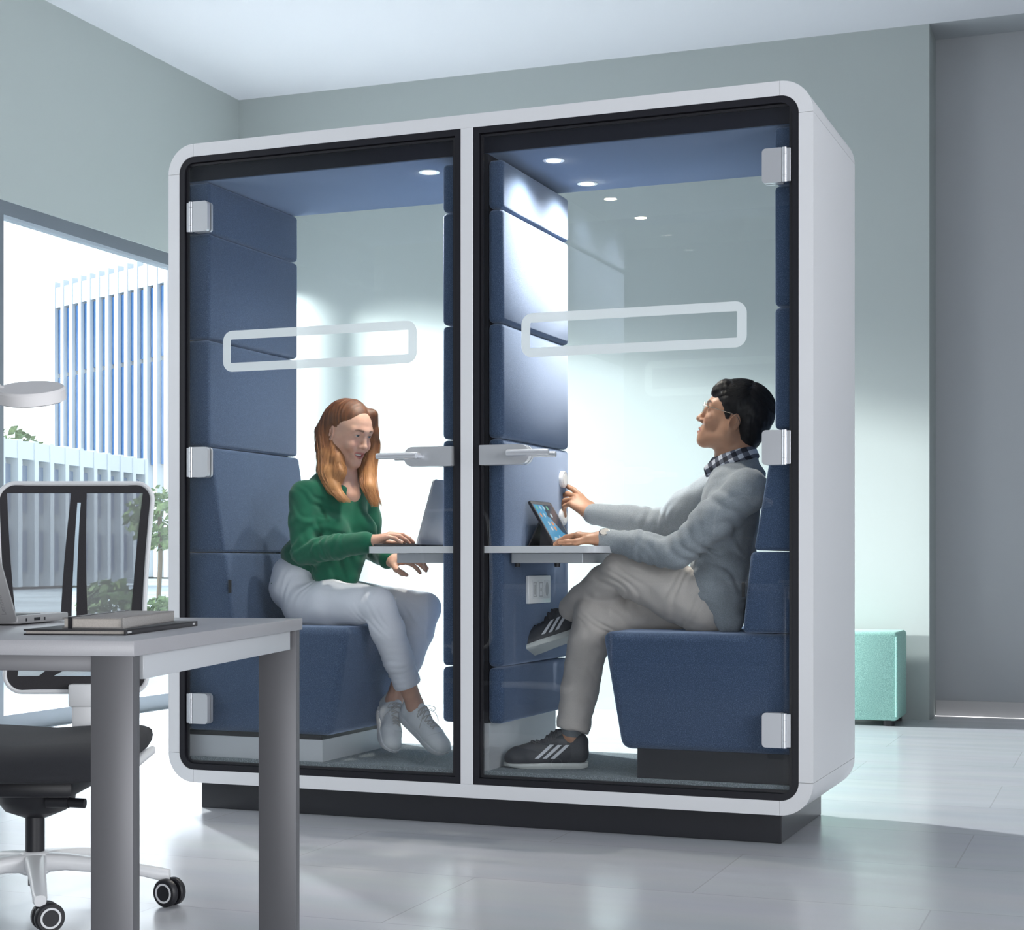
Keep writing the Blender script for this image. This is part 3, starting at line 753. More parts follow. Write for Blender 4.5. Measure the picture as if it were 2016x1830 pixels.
def densify(pts, d=0.02):
    out = []
    for i, p in enumerate(pts):
        q = pts[(i + 1) % len(pts)]; n = max(1, int(math.dist(p, q) / d))
        out += [(p[0] + (q[0] - p[0]) * k / n, p[1] + (q[1] - p[1]) * k / n) for k in range(n)]
    return out
bm = bmesh.new(); ol = outline(0.0, B0, B1, 0.045)
tube(bm, [bk(a, b, 0.004) for a, b in ol + [ol[0], ol[1]]], 0.0065, 10, False)
obj('back_frame', bm, M['white_plastic'], ch)
def hole(xa0, xa1, xb0, xb1, za, zb, r=0.010):
    """tapered opening: xa at the bottom, xb at the top."""
    pts = rrect(0, za, 1, zb, 0.0)
    out = []
    for (t, z_) in [(0, za), (1, za), (1, zb), (0, zb)]:
        k = (z_ - za) / (zb - za); l = xa0 + (xb0 - xa0) * k; r2 = xa1 + (xb1 - xa1) * k
        out.append((l + (r2 - l) * t, z_))
    return densify(out, 0.03)
bm = bmesh.new()
ow = densify(outline(0.006, B0 + 0.005, B1 - 0.005, 0.040), 0.03)
h1 = hole(-0.150, -0.040, -0.182, -0.013, 0.655, 1.035); h2 = hole(0.035, 0.146, 0.028, 0.180, 0.655, 1.035)
h3 = hole(-0.155, -0.10, -0.145, -0.02, 0.55, 0.61); h4 = hole(-0.06, 0.075, 0.02, 0.075, 0.55, 0.595)
slot = hole(-0.0085, 0.0045, 0.004, 0.0135, 0.70, 1.010)
plate(bm, ow, [h1, h2, h3, h4, slot], 0.0, 0.003, bk)
obj('mesh_band', bm, M['mesh_band'], ch, 60)
bm = bmesh.new()
for hh in (h1, h2, h3, h4):
    xs = [p[0] for p in hh]; zz = [p[1] for p in hh]
    n1_, n2_ = 10, 12
    g2 = {}
    za, zb = min(zz), max(zz)
    bot = sorted([p for p in hh if abs(p[1] - za) < 1e-6]); top = sorted([p for p in hh if abs(p[1] - zb) < 1e-6])
    for j in range(n2_ + 1):
        k = j / n2_
        l = bot[0][0] + (top[0][0] - bot[0][0]) * k - 0.004; r_ = bot[-1][0] + (top[-1][0] - bot[-1][0]) * k + 0.004
        for i in range(n1_ + 1): g2[i, j] = bm.verts.new(bk(l + (r_ - l) * i / n1_, za - 0.004 + (zb - za + 0.008) * k, 0.0015))
    for i in range(n1_):
        for j in range(n2_): bm.faces.new([g2[i, j], g2[i + 1, j], g2[i + 1, j + 1], g2[i, j + 1]])
obj('mesh_back', bm, M['mesh_weave'], ch, 60)

# ================================================================== things on the booth table
TZ = 0.903
M['lap_grey'] = mat('laptop_grey', (0.40, 0.41, 0.44), 0.45, 0.2)
l2 = thing('laptop', 'slim grey laptop open on the booth table in front of the person in green', 'laptop', (0.86, 0.22, TZ))
obj('base', bx((0.748, 0.085, TZ + 0.001), (0.905, 0.355, TZ + 0.009), 0.003, 2), M['black'], l2, 30)
obj('keyboard', bx((0.775, 0.10, TZ + 0.0088), (0.885, 0.34, TZ + 0.0102)), M['charcoal'], l2, 0)
LD2 = lambda a, h, k: (0.905 + 0.062 * h / 0.215 + k, a, TZ + 0.007 + h)
bm = bmesh.new(); plate(bm, rrect(0.085, 0, 0.355, 0.215, (0.002, 0.002, 0.012, 0.012)), [], 0, 0.006, LD2)
obj('lid', bm, M['lap_grey'], l2, 30)
bm = bmesh.new(); plate(bm, rrect(0.093, 0.010, 0.347, 0.207, 0.004), [], -0.0006, 0.0001, LD2)
M['scr2'] = mat('laptop_screen', (0.02, 0.02, 0.03), 0.2, emis=(0.7, 0.8, 1.0), estr=0.35); obj('screen', bm, M['scr2'], l2, 0)

tbm = thing('tablet', 'black tablet propped on its folding cover on the booth table, icons on a blue screen', 'tablet', (1.30, 0.33, TZ))
tA, tB = Vector((1.251, 0, 1.056)), Vector((1.338, 0, TZ + 0.0075))
td = (tB - tA); tl = td.length; td.normalize(); tn = Vector((-td.z, 0, td.x))      # tn faces up and to the right
if tn.z < 0: tn = -tn
def tw(a, b, k):                        # a along y, b down the slope from the top edge, k along the face normal
    p = tA + td * b + tn * k; return (p.x, 0.232 + a, p.z)
bm = bmesh.new(); plate(bm, rrect(0, 0, 0.205, tl, 0.008), [], -0.008, 0.0, tw)
obj('body', bm, M['black'], tbm, 30)
bm = bmesh.new(); plate(bm, rrect(0.0025, 0.0025, 0.2025, tl - 0.0025, 0.006), [rrect(0.012, 0.014, 0.193, tl - 0.014, 0.001)], 0.0, 0.0012, tw)
M['bezel'] = mat('tablet_bezel', (0.10, 0.10, 0.11), 0.25); obj('bezel', bm, M['bezel'], tbm, 0)
bm = bmesh.new(); plate(bm, rrect(0.012, 0.014, 0.193, tl - 0.014, 0.001), [], 0.0001, 0.0006, tw)
def screen_mat(name, col, s):
    return mat(name, (0.01, 0.02, 0.03), 0.15, emis=col, estr=s)
mats = [screen_mat('screen_blue', (0.10, 0.42, 0.72), 0.75), screen_mat('screen_dark', (0.03, 0.05, 0.09), 0.6), screen_mat('screen_pale', (0.55, 0.75, 0.85), 0.8), screen_mat('screen_orange', (0.9, 0.35, 0.10), 0.8), screen_mat('screen_green', (0.2, 0.6, 0.35), 0.8)]
def paint(bm, poly, idx, k):
    n0 = set(bm.faces); plate(bm, poly, [], k, k + 0.0001, tw)
    for f in bm.faces:
        if f not in n0: f.material_index = idx
paint(bm, [(0.10, 0.014), (0.193, 0.014), (0.193, tl - 0.03), (0.155, tl - 0.05), (0.125, 0.085), (0.10, 0.05)], 1, 0.0007)
paint(bm, [(0.03, tl - 0.014), (0.05, tl - 0.030), (0.085, tl - 0.022), (0.10, tl - 0.036), (0.13, tl - 0.014)], 2, 0.0008)
rn = random.Random(5)
for j, by in enumerate((0.026, 0.056, 0.088, 0.108)):
    for i in range(5):
        if j >= 2 and i not in (1, 2): continue
        cx_, cz_ = 0.035 + i * 0.033, by
        paint(bm, [(cx_ + 0.0085 * math.cos(q * PI / 5), cz_ + 0.0085 * math.sin(q * PI / 5)) for q in range(10)], rn.choice([1, 2, 2, 3, 4]), 0.001)
obj('screen', bm, mats, tbm, 0)
bm = bmesh.new()
p1, p2, p3 = tw(0.01, 0.085, -0.009), (1.243, 0.242, TZ + 0.001), tw(0.01, tl - 0.006, -0.008)
poly = [Vector(p) for p in (tw(0.01, 0.075, -0.009), (1.242, 0.242, TZ + 0.0015), (1.247, 0.242, TZ + 0.0015), tw(0.01, 0.082, -0.0105))]
va = [bm.verts.new(p) for p in poly]; vb = [bm.verts.new(p + Vector((0, 0.18, 0))) for p in poly]
bm.faces.new(va); bm.faces.new(vb[::-1])
for i in range(4): bm.faces.new([va[i], vb[i], vb[(i + 1) % 4], va[(i + 1) % 4]])
v2 = [Vector(p) for p in (tw(0.01, tl * 0.52, -0.0085), (1.285, 0.242, TZ + 0.0015), (1.34, 0.242, TZ + 0.0015))]
va = [bm.verts.new(p) for p in v2]; vb = [bm.verts.new(p + Vector((0, 0.18, 0))) for p in v2]
bm.faces.new(va); bm.faces.new(vb[::-1])
for i in range(3): bm.faces.new([va[i], vb[i], vb[(i + 1) % 3], va[(i + 1) % 3]])
obj('folding_cover', bm, M['black'], tbm, 0)
# ================================================================== solid shapes by distance fields (for bodies, clothes, hair)
def nz(v): 
    v = np.asarray(v, float); return v / np.linalg.norm(v)
class Field:
    def __init__(s): s.p = []; s.disp = None; s.dmax = 0.0
    def add(s, fn, c, r, k=0.01, op='u'): s.p.append((fn, np.asarray(c, float), r, k, op)); return s
    def cone(s, a, b, r1, r2, k=0.02, op='u'):
        a = np.asarray(a, float); b = np.asarray(b, float); ba = b - a; L2 = max(ba @ ba, 1e-12)
        def fn(p):
            q = p - a; t = np.clip((q @ ba) / L2, 0, 1)
            return np.sqrt(((q - t[:, None] * ba) ** 2).sum(1)) - (r1 + (r2 - r1) * t)
        return s.add(fn, (a + b) / 2, math.sqrt(L2) / 2 + max(r1, r2), k, op)
    def chain(s, pts, rs, k=0.02, op='u'):
        for i in range(len(pts) - 1): s.cone(pts[i], pts[i + 1], rs[i], rs[i + 1], k, op)
        return s
    def ell(s, c, r, k=0.02, op='u', R=None):
        c = np.asarray(c, float); r = np.asarray(r, float); R = np.eye(3) if R is None else np.asarray(R, float)
        def fn(p):
            q = (p - c) @ R
            k0 = np.sqrt(((q / r) ** 2).sum(1)); k1 = np.sqrt(((q / (r * r)) ** 2).sum(1))
            return np.where(k1 > 1e-9, k0 * (k0 - 1) / np.maximum(k1, 1e-9), -r.min())
        return s.add(fn, c, r.max(), k, op)
    def ball(s, c, r, k=0.02, op='u'): return s.cone(c, c, r, r, k, op)
    def bx(s, c, h, rad, k=0.01, op='u', R=None):
        c = np.asarray(c, float); h = np.asarray(h, float) - rad; R = np.eye(3) if R is None else np.asarray(R, float)
        def fn(p):
            q = np.abs((p - c) @ R) - h
            return np.sqrt((np.maximum(q, 0) ** 2).sum(1)) + np.minimum(q.max(1), 0) - rad
        return s.add(fn, c, float(np.linalg.norm(h)) + rad, k, op)
    def plane(s, c, n, k=0.004):            # keep the side the normal points away from
        c = np.asarray(c, float); n = nz(n)
        return s.add(lambda p: (p - c) @ n, c, 1e9, k, 'i')
    def ev(s, p, sel=None):
        d = np.full(len(p), 1.0)
        for i, (fn, c, r, k, op) in enumerate(s.p):
            if sel is not None and not sel[i]: continue
            e = fn(p)
            if op == 'u': h = np.clip(0.5 + 0.5 * (d - e) / k, 0, 1); d = d * (1 - h) + e * h - k * h * (1 - h)
            elif op == 's': h = np.clip(0.5 + 0.5 * (d + e) / k, 0, 1); d = d * 1.0; m = np.maximum(d, -e); d = m + np.where(np.abs(d + e) < k, (k - np.abs(d + e)) ** 2 / (4 * k), 0)
            else: m = np.maximum(d, e); d = m + np.where(np.abs(d - e) < k, (k - np.abs(d - e)) ** 2 / (4 * k), 0)
        if s.disp is not None: d = d + s.disp(p)
        return d
    def bounds(s):
        lo = np.full(3, 1e9); hi = -lo
        for fn, c, r, k, op in s.p:
            if op == 'u': lo = np.minimum(lo, c - r); hi = np.maximum(hi, c + r)
        return lo - 0.02, hi + 0.02
    def mesh(s, h=0.004, n=14, smooth=1):
        lo, hi = s.bounds(); bs = n * h
        nb = np.ceil((hi - lo) / bs).astype(int); half = bs * 0.8661
        g = np.stack(np.meshgrid(*[np.arange(k) for k in nb], indexing='ij'), -1).reshape(-1, 3)
        cen = lo + (g + 0.5) * bs
        dc = s.ev(cen); near = np.abs(dc) < half * 1.5 + 0.02 + s.dmax
        ax = np.arange(-1, n + 1); loc = np.stack(np.meshgrid(ax, ax, ax, indexing='ij'), -1).reshape(-1, 3)
        V, K, Q = [], [], []
        m = n + 2
        DIM = (nb * n + 4).astype(np.int64)
        key = lambda c: ((c[..., 0] + 1) * DIM[1] + c[..., 1] + 1) * DIM[2] + c[..., 2] + 1
        for b, ce in zip(g[near], cen[near]):
            sel = []
            for fn, c, r, k, op in s.p:
                sel.append(True if r > 1e8 else np.linalg.norm(c - ce) - r < half * 1.25 + k + 0.012 + s.dmax)
            if not any(sel): continue
            base = b * n
            P = lo + (base + loc) * h
            D = s.ev(P, sel).reshape(m, m, m)
            if D.min() > 0 or D.max() < 0: continue
            # cells -1..n-1 (corner index 0..n); owned cells are 0..n-1
            cell = [D[i:m - 1 + i, j:m - 1 + j, l:m - 1 + l] for i in (0, 1) for j in (0, 1) for l in (0, 1)]
            sg = sum((c < 0).astype(int) for c in cell)
            act = (sg > 0) & (sg < 8); act[0] = False; act[:, 0] = False; act[:, :, 0] = False
            idx = np.argwhere(act)
            if len(idx):
                cv = np.stack([c[act] for c in cell], 1)
                offs = np.array([(i, j, l) for i in (0, 1) for j in (0, 1) for l in (0, 1)], float)
                acc = np.zeros((len(idx), 3)); cnt = np.zeros(len(idx))
                for a in range(8):
                    for c in range(a + 1, 8):
                        if abs(offs[a] - offs[c]).sum() != 1: continue
                        da, dc2 = cv[:, a], cv[:, c]; cr = (da < 0) != (dc2 < 0)
                        t = np.where(cr, da / np.where(cr, da - dc2, 1), 0)
                        acc += np.where(cr[:, None], offs[a] + t[:, None] * (offs[c] - offs[a]), 0); cnt += cr
                pos = lo + (base + idx - 1 + acc / cnt[:, None]) * h
                V.append(pos); K.append(key(base + idx - 1))
            N = D < 0
            for a in range(3):
                sl0 = [slice(1, m - 1)] * 3; sl1 = list(sl0); sl1[a] = slice(2, m)
                A, B = N[tuple(sl0)], N[tuple(sl1)]
                for flip, msk in ((0, A & ~B), (1, ~A & B)):
                    e = np.argwhere(msk)
                    if not len(e): continue
                    gcell = base + e; u, w = [(1, 2), (2, 0), (0, 1)][a]
                    du = np.zeros(3, int); du[u] = 1; dw = np.zeros(3, int); dw[w] = 1
                    q = np.stack([key(gcell - du - dw), key(gcell - dw), key(gcell), key(gcell - du)], 1)
                    Q.append(q[:, ::-1] if flip else q)
        V = np.concatenate(V); K = np.concatenate(K); Q = np.concatenate(Q)
        o = np.argsort(K); V = V[o]; K = K[o]
        K, first = np.unique(K, return_index=True); V = V[first]
        ix = np.searchsorted(K, Q); ix = np.minimum(ix, len(K) - 1)
        ok = (K[ix] == Q).all(1); F = ix[ok]
        for _ in range(smooth):
            acc = np.zeros_like(V); cn = np.zeros(len(V))
            for i in range(4):
                a, c = F[:, i], F[:, (i + 1) % 4]
                np.add.at(acc, a, V[c]); np.add.at(acc, c, V[a]); np.add.at(cn, a, 1); np.add.at(cn, c, 1)
            V = V * 0.5 + 0.5 * acc / np.maximum(cn, 1)[:, None]
        return V, F
def field_obj(name, f, m, parent, h=0.004, smooth=1, region=None, keep=None, masks=None):
    V, F = f.mesh(h, smooth=smooth)
    if keep is not None:
        c = V[F].mean(1); F = F[keep(c)]
    me = bpy.data.meshes.new(name)
    me.vertices.add(len(V)); me.vertices.foreach_set('co', V.astype(np.float32).ravel())
    me.loops.add(F.size); me.loops.foreach_set('vertex_index', F.astype(np.int32).ravel())
    me.polygons.add(len(F)); me.polygons.foreach_set('loop_start', (np.arange(len(F)) * 4).astype(np.int32))
    me.polygons.foreach_set('use_smooth', np.ones(len(F), bool))
    if masks is not None:
        for nm_, arr in masks(V).items():
            at_ = me.attributes.new(nm_, 'FLOAT', 'POINT'); at_.data.foreach_set('value', arr.astype(np.float32))
    if region is not None: me.polygons.foreach_set('material_index', region(V[F].mean(1)).astype(np.int32))
    me.update(calc_edges=True); me.validate()
    bmx = bmesh.new(); bmx.from_mesh(me)
    bmesh.ops.delete(bmx, geom=[v for v in bmx.verts if not v.link_faces], context='VERTS'); bmx.to_mesh(me); bmx.free()
    return mesh_obj(name, me, m, parent)

def waves(seed, scale, n=7, aniso=(1, 1, 1)):
    r = np.random.RandomState(seed); W_ = r.normal(size=(n, 3)) * scale * np.array(aniso); ph = r.uniform(0, 6.28, n)
    return lambda p: np.sin(p @ W_.T + ph).mean(1)

def folds(c, axis, lam, width, amp, seed=0):
    """Creases square to an axis, fading away from c."""
    c = np.asarray(c, float); ax = nz(axis); nw = waves(seed + 90, 26, 5)
    def fn(p):
        q = p - c; s = q @ ax; r2 = (q * q).sum(1)
        v = np.sin(2 * PI * s / lam + 2.2 * nw(p) * 3)
        return amp * np.where(v > 0, v, v * 0.5) * np.exp(-r2 / (width * width))
    return fn
class Head:
    """Local frame: x out of the face, y to the person's left, z up; the origin lies between the ears."""
    def __init__(s, o, fwd, up, k=1.0):
        f = nz(fwd); u = np.asarray(up, float); u = nz(u - f * (u @ f)); l = np.cross(u, f)
        s.o = np.asarray(o, float); s.R = np.stack([f, l, u], 1); s.k = k
    def w(s, *p): return s.o + s.R @ (np.asarray(p, float) * s.k)
    def loc(s, P): return ((P - s.o) @ s.R) / s.k
    def cone(s, f, a, b, r1, r2, k=0.01, op='u'): f.cone(s.w(*a), s.w(*b), r1 * s.k, r2 * s.k, k, op)
    def ell(s, f, c, r, k=0.01, op='u', R=None): f.ell(s.w(*c), np.asarray(r) * s.k, k, op, s.R if R is None else s.R @ R)
def rotz(a): 
    c, d = math.cos(a), math.sin(a); return np.array([[c, -d, 0], [d, c, 0], [0, 0, 1]])
def roty(a):
    c, d = math.cos(a), math.sin(a); return np.array([[c, 0, d], [0, 1, 0], [-d, 0, c]])
def head_field(f, H, male, smile):
    jw = 0.050 if male else 0.044
    H.ell(f, (-0.012, 0, 0.058), (0.094, 0.074, 0.080), 0.02)
    H.ell(f, (0.030, 0, 0.020), (0.058, 0.064, 0.088), 0.03)
    H.ell(f, (0.036, 0, -0.033), (0.048, 0.046 if male else 0.041, 0.047 if male else 0.044), 0.025)
    for y in (-1, 1):
        H.cone(f, (0.002, y * jw, -0.040), (0.070, y * 0.012, -0.069 if male else -0.078), 0.022 if male else 0.020, 0.017 if male else 0.0145, 0.026)
        H.cone(f, (0.002, y * (jw + 0.004), -0.005), (0.002, y * jw, -0.040), 0.022, 0.022, 0.03)
        H.ell(f, (0.063, y * 0.036, -0.006), (0.022, 0.020, 0.020), 0.022)              # cheek
        H.cone(f, (0.083, y * 0.010, 0.048), (0.068, y * 0.044, 0.047), 0.010, 0.009, 0.016)   # brow ridge
    H.ell(f, (0.0745, 0, -0.071 if male else -0.079), (0.0135, 0.018, 0.0125), 0.02)                            # chin
    for y in (-1, 1):
        H.ell(f, (0.097, y * 0.031, 0.030), (0.018, 0.018, 0.011), 0.014, 's')
        f.ball(H.w(0.0735, y * 0.031, 0.031), 0.0148 * H.k, 0.004)
        H.ell(f, (0.089, y * 0.031, 0.031 if male else 0.0298), (0.010, 0.0118, 0.0040 if male else 0.0034), 0.002, 's')
    # nose
    H.cone(f, (0.086, 0, 0.036), (0.103, 0, -0.004), 0.0075, 0.0095, 0.012)
    H.ell(f, (0.1035, 0, -0.0075), (0.0115, 0.0125, 0.0095), 0.006)
    for y in (-1, 1):
        H.ell(f, (0.093, y * 0.0125, -0.011), (0.010, 0.0075, 0.0075), 0.005)
        H.ell(f, (0.098, y * 0.0065, -0.0175), (0.0045, 0.003, 0.003), 0.003, 's')
    # mouth
    H.ell(f, (0.078, 0, -0.044), (0.016, 0.028, 0.022), 0.015)
    cz = -0.036 if smile else -0.044
    for y in (-1, 1):
        H.cone(f, (0.0945, y * 0.004, -0.0365), (0.082, y * (0.026 if smile else 0.023), cz + (0.003 if smile else 0)), 0.0048, 0.003, 0.004)
        H.cone(f, (0.0935, 0, -0.0515 if smile else -0.0475), (0.082, y * 0.022, cz - 0.001), 0.006, 0.003, 0.004)
    if smile:
        H.ell(f, (0.092, 0, -0.0435), (0.014, 0.0185, 0.0050), 0.002, 's')
        for y in (-1, 1): H.ell(f, (0.090, y * 0.014, -0.0412), (0.012, 0.009, 0.0040), 0.002, 's', rotz(0))
        for y in (-1, 1): H.ell(f, (0.066, y * 0.037, -0.015), (0.020, 0.017, 0.017), 0.015)
    else:
        H.ell(f, (0.098, 0, -0.0425), (0.010, 0.022, 0.0016), 0.002, 's')
    # ears
    for y in (-1, 1):
        Re = rotz(y * 0.42) @ roty(-0.16)
        H.ell(f, (-0.010, y * 0.0765, 0.006), (0.0185, 0.0068, 0.0315), 0.004, 'u', Re)
        H.ell(f, (-0.007, y * 0.0835, 0.008), (0.0125, 0.0068, 0.0215), 0.003, 's', Re)
        H.ell(f, (-0.003, y * 0.0755, -0.020), (0.0085, 0.0065, 0.0095), 0.004)
        H.cone(f, (0.005, y * 0.0745, 0.002), (0.005, y * 0.0745, 0.009), 0.0045, 0.004, 0.003)
        H.cone(f, (-0.012, y * 0.0795, -0.006), (-0.016, y * 0.0805, 0.018), 0.0026, 0.0026, 0.002)
def sst(x): 
    x = np.clip(x, 0, 1); return x * x * (3 - 2 * x)
def face_masks(H, smile):
    def fn(V):
        q = H.loc(V); y, z, x = np.abs(q[:, 1]), q[:, 2], q[:, 0]
        mid = -0.0435 + (0.30 if smile else 0.0) * np.maximum(y - 0.008, 0) * (y > 0.008)
        half = (0.0125 if smile else 0.0105) * np.sqrt(np.clip(1 - (y / 0.0255) ** 2, 0, 1))
        lip = sst((half - np.abs(z - mid)) / 0.0022 + 0.5) * (x > 0.074) * (x < 0.112) * (y < 0.026)
        zb = 0.0500 + 0.13 * np.minimum(y - 0.014, 0.020) - 0.30 * np.maximum(y - 0.036, 0)
        wd = (0.0040 if smile else 0.0052) * np.clip(1.3 - (y - 0.013) / 0.036, 0.25, 1)
        brow = sst((wd - np.abs(z - zb)) / 0.003 + 0.5) * sst((y - 0.012) / 0.003) * sst((0.050 - y) / 0.004) * (x > 0.045)
        cheek = np.exp(-((y - 0.036) ** 2 + (z + 0.006) ** 2) / 0.0005) * (x > 0.03)
        return dict(lip=lip, brow=brow, cheek=cheek)
    return fn
def eyes(H, parent, iris, look=(0, 0), lid=(0.031, 0.0042)):
    for y in (-1, 1):
        c = H.w(0.0735, y * 0.031, 0.031); d = H.R @ nz((1, look[0], look[1]))
        mt = frame_mat(c, np.cross(d, (0.1, 0.3, 1.0)), d); r = 0.0128 * H.k
        bm = bmesh.new(); prof = [(max(1e-4, r * math.sin(t)), r * math.cos(t)) for t in [PI - 0.01 - (PI - 0.02) * i / 16 for i in range(17)]]
        lathe(bm, prof, mt, 20)
        for f_ in bm.faces:
            h_ = (f_.calc_center_median() - Vector(c)).dot(Vector(d)) / r
            f_.material_index = 2 if h_ > 0.955 else 1 if h_ > 0.83 else 0
        ey = obj('eye', bm, [M['eye_white'], iris, M['pupil']], parent, 60)
        bm = bmesh.new(); zc_, hh = lid
        tube(bm, [H.w(0.0735 + 0.0153 * math.cos(q), y * 0.031 + 0.0153 * math.sin(q) * 0.92, zc_ + hh * math.cos(q * 1.75)) for q in [(-0.85 + 1.7 * i / 10) for i in range(11)]], [0.0004 + 0.0008 * math.sin(PI * i / 10) for i in range(11)], 6)
        obj('eyelash', bm, M['lash'], ey, 60)
def hand(f, wrist, direc, back, thumb_side, curl, spread=0.07, k=1.0, thumb=None):
    """direc: wrist to knuckles; back: out of the back of the hand; thumb_side +1/-1 along back x direc; curl: bend per finger (three joints)."""
    x = nz(direc); n = np.asarray(back, float); n = nz(n - x * (n @ x)); y = np.cross(n, x) * thumb_side
    o = np.asarray(wrist, float); P = lambda a, b, c: o + (x * a + y * b + n * c) * k
    tips = []
    base = [(0.086, 0.028, 0.0), (0.090, 0.009, 0.003), (0.086, -0.010, 0.001), (0.078, -0.027, -0.003)]
    f.cone(P(-0.006, 0.002, 0), P(0.012, 0.002, 0), 0.0245 * k, 0.024 * k, 0.015)
    for (a, b, c), r1, r2 in zip(base, (0.016, 0.016, 0.0155, 0.015), (0.0118, 0.0115, 0.011, 0.010)):
        f.cone(P(0.012, b * 0.45, -0.002), P(a - 0.004, b, c - 0.003), r1 * k, r2 * k, 0.014)
    f.cone(P(0.012, 0.014, -0.006), P(0.042, 0.034, -0.010), 0.017 * k, 0.0145 * k, 0.014)
    L_ = [(0.040, 0.025, 0.020), (0.044, 0.029, 0.021), (0.041, 0.027, 0.020), (0.032, 0.020, 0.018)]
    R_ = [(0.0095, 0.0085, 0.0078, 0.0066), (0.0096, 0.0086, 0.0078, 0.0066), (0.0092, 0.0082, 0.0074, 0.0063), (0.0082, 0.0073, 0.0066, 0.0056)]
    for i in range(4):
        p = P(*base[i]); ang = 0.0; sp = spread * (1.5 - i)
        d0 = nz(x * math.cos(sp) + y * math.sin(sp)); pts = [p]
        for j in range(3):
            ang += curl[i][j]; d = d0 * math.cos(ang) - n * math.sin(ang); pts.append(pts[-1] + d * L_[i][j] * k)
        f.chain(pts, [r * k for r in R_[i]], 0.0045); tips.append((pts[-1], d, n))
    t = thumb or [(0.55, -0.35), (0.30, -0.30), (0.15, -0.25)]
    p = P(0.038, 0.036, -0.010); pts = [p]
    for (sy, sn_), l_ in zip(t, (0.040, 0.032, 0.026)):
        d = nz(x * 1.0 + y * sy * 1.4 + n * sn_); pts.append(pts[-1] + d * l_ * k)
    f.chain(pts, [0.0135 * k, 0.0108 * k, 0.0098 * k, 0.0078 * k], 0.008); tips.append((pts[-1], d, n))
    return tips, P
def skin_mat(name, col, cheek, lip, brow, sss=0.12):
    m = mat(name, col, 0.45, spec=0.35, noise=0.05, nscale=40)
    nt = m.node_tree; b = nt.nodes['Principled BSDF']; src = b.inputs['Base Color'].links[0].from_socket
    for nm_, c_, k_ in (('cheek', cheek, 0.35), ('lip', lip, 0.9), ('brow', brow, 0.88)):
        at_ = nt.nodes.new('ShaderNodeAttribute'); at_.attribute_name = nm_
        mu = nt.nodes.new('ShaderNodeMath'); mu.operation = 'MULTIPLY'; mu.inputs[1].default_value = k_; nt.links.new(at_.outputs['Fac'], mu.inputs[0])
        mx = nt.nodes.new('ShaderNodeMix'); mx.data_type = 'RGBA'; mx.inputs['B'].default_value = (*c_, 1)
        nt.links.new(mu.outputs[0], mx.inputs['Factor']); nt.links.new(src, mx.inputs['A']); src = mx.outputs['Result']
    nt.links.new(src, b.inputs['Base Color'])
    b.inputs['Subsurface Weight'].default_value = sss; b.inputs['Subsurface Radius'].default_value = (0.012, 0.005, 0.003); b.inputs['Subsurface Scale'].default_value = 1.0
    return m
M['lash'] = mat('eyelash_dark', (0.03, 0.018, 0.014), 0.6); M['eye_white'] = mat('eye_white', (0.72, 0.70, 0.68), 0.2); M['iris_blue'] = mat('iris_grey_blue', (0.12, 0.18, 0.22), 0.15); M['iris_dark'] = mat('iris_dark_brown', (0.03, 0.015, 0.008), 0.15); M['pupil'] = mat('pupil', (0.004, 0.004, 0.004), 0.1)
M['skin_fair'] = skin_mat('skin_fair', (0.62, 0.37, 0.275), (0.62, 0.28, 0.22), (0.46, 0.14, 0.12), (0.13, 0.065, 0.04)); M['skin_tan'] = skin_mat('skin_tan', (0.43, 0.235, 0.15), (0.42, 0.19, 0.13), (0.33, 0.14, 0.11), (0.018, 0.014, 0.012))
M['teeth'] = mat('teeth', (0.80, 0.77, 0.72), 0.25)
def cloth(name, col, noise=0.10, nscale=500, sheen=0.2):
    return mat(name, col, 0.9, spec=0.15, noise=noise, nscale=nscale, bump=0.25, bscale=nscale * 1.6, sheen=sheen)
M['green_knit'] = cloth('green_knit', (0.006, 0.115, 0.062)); M['white_denim'] = cloth('white_denim', (0.74, 0.76, 0.83), 0.04)
M['grey_fleece'] = cloth('grey_fleece', (0.27, 0.30, 0.33), 0.16, 420); M['khaki'] = cloth('khaki_twill', (0.54, 0.50, 0.47), 0.05)
def PX(u, v, y):                        # point on the vertical plane at depth y in the booth
    d = FWD + RIGHT * ((u - 1008) / FPX) + Vector((0, 0, -(v - 1105) / FPX))
    return np.array(EYE + d * ((y - EYE.y) / d.y))
def lerp(a, b, t): return np.asarray(a) * (1 - t) + np.asarray(b) * t

# ================================================================== the person in green
wp = thing('person', 'person with long auburn hair in a green sweater and white jeans seated at the left', 'person', (0.37, 0.33, 0.633))
HW = Head(PX(683, 860, 0.335), (0.90, -0.31, -0.36), (0.22, -0.06, 1.0), 0.93)
w = {}
w['pel'] = PX(612, 1168, 0.33); w['hR'] = PX(603, 1187, 0.25); w['hL'] = PX(610, 1180, 0.42)
w['kR'] = PX(745, 1189, 0.14); w['kL'] = PX(836, 1197, 0.40)
w['aR'] = PX(817, 1388, 0.30); w['aL'] = PX(776, 1378, 0.37)
w['wai'] = PX(640, 1085, 0.33); w['che'] = PX(657, 1005, 0.335); w['nek'] = PX(672, 940, 0.34)
w['sR'] = PX(598, 974, 0.21); w['sL'] = PX(718, 976, 0.45)
w['eR'] = PX(600, 1086, 0.165); w['wR'] = PX(722, 1067, 0.13)
w['eL'] = PX(728, 1075, 0.50); w['wL'] = PX(766, 1099, 0.36)
Fw = nz((0.87, -0.49, 0)); Lw = np.cross((0, 0, 1), Fw)
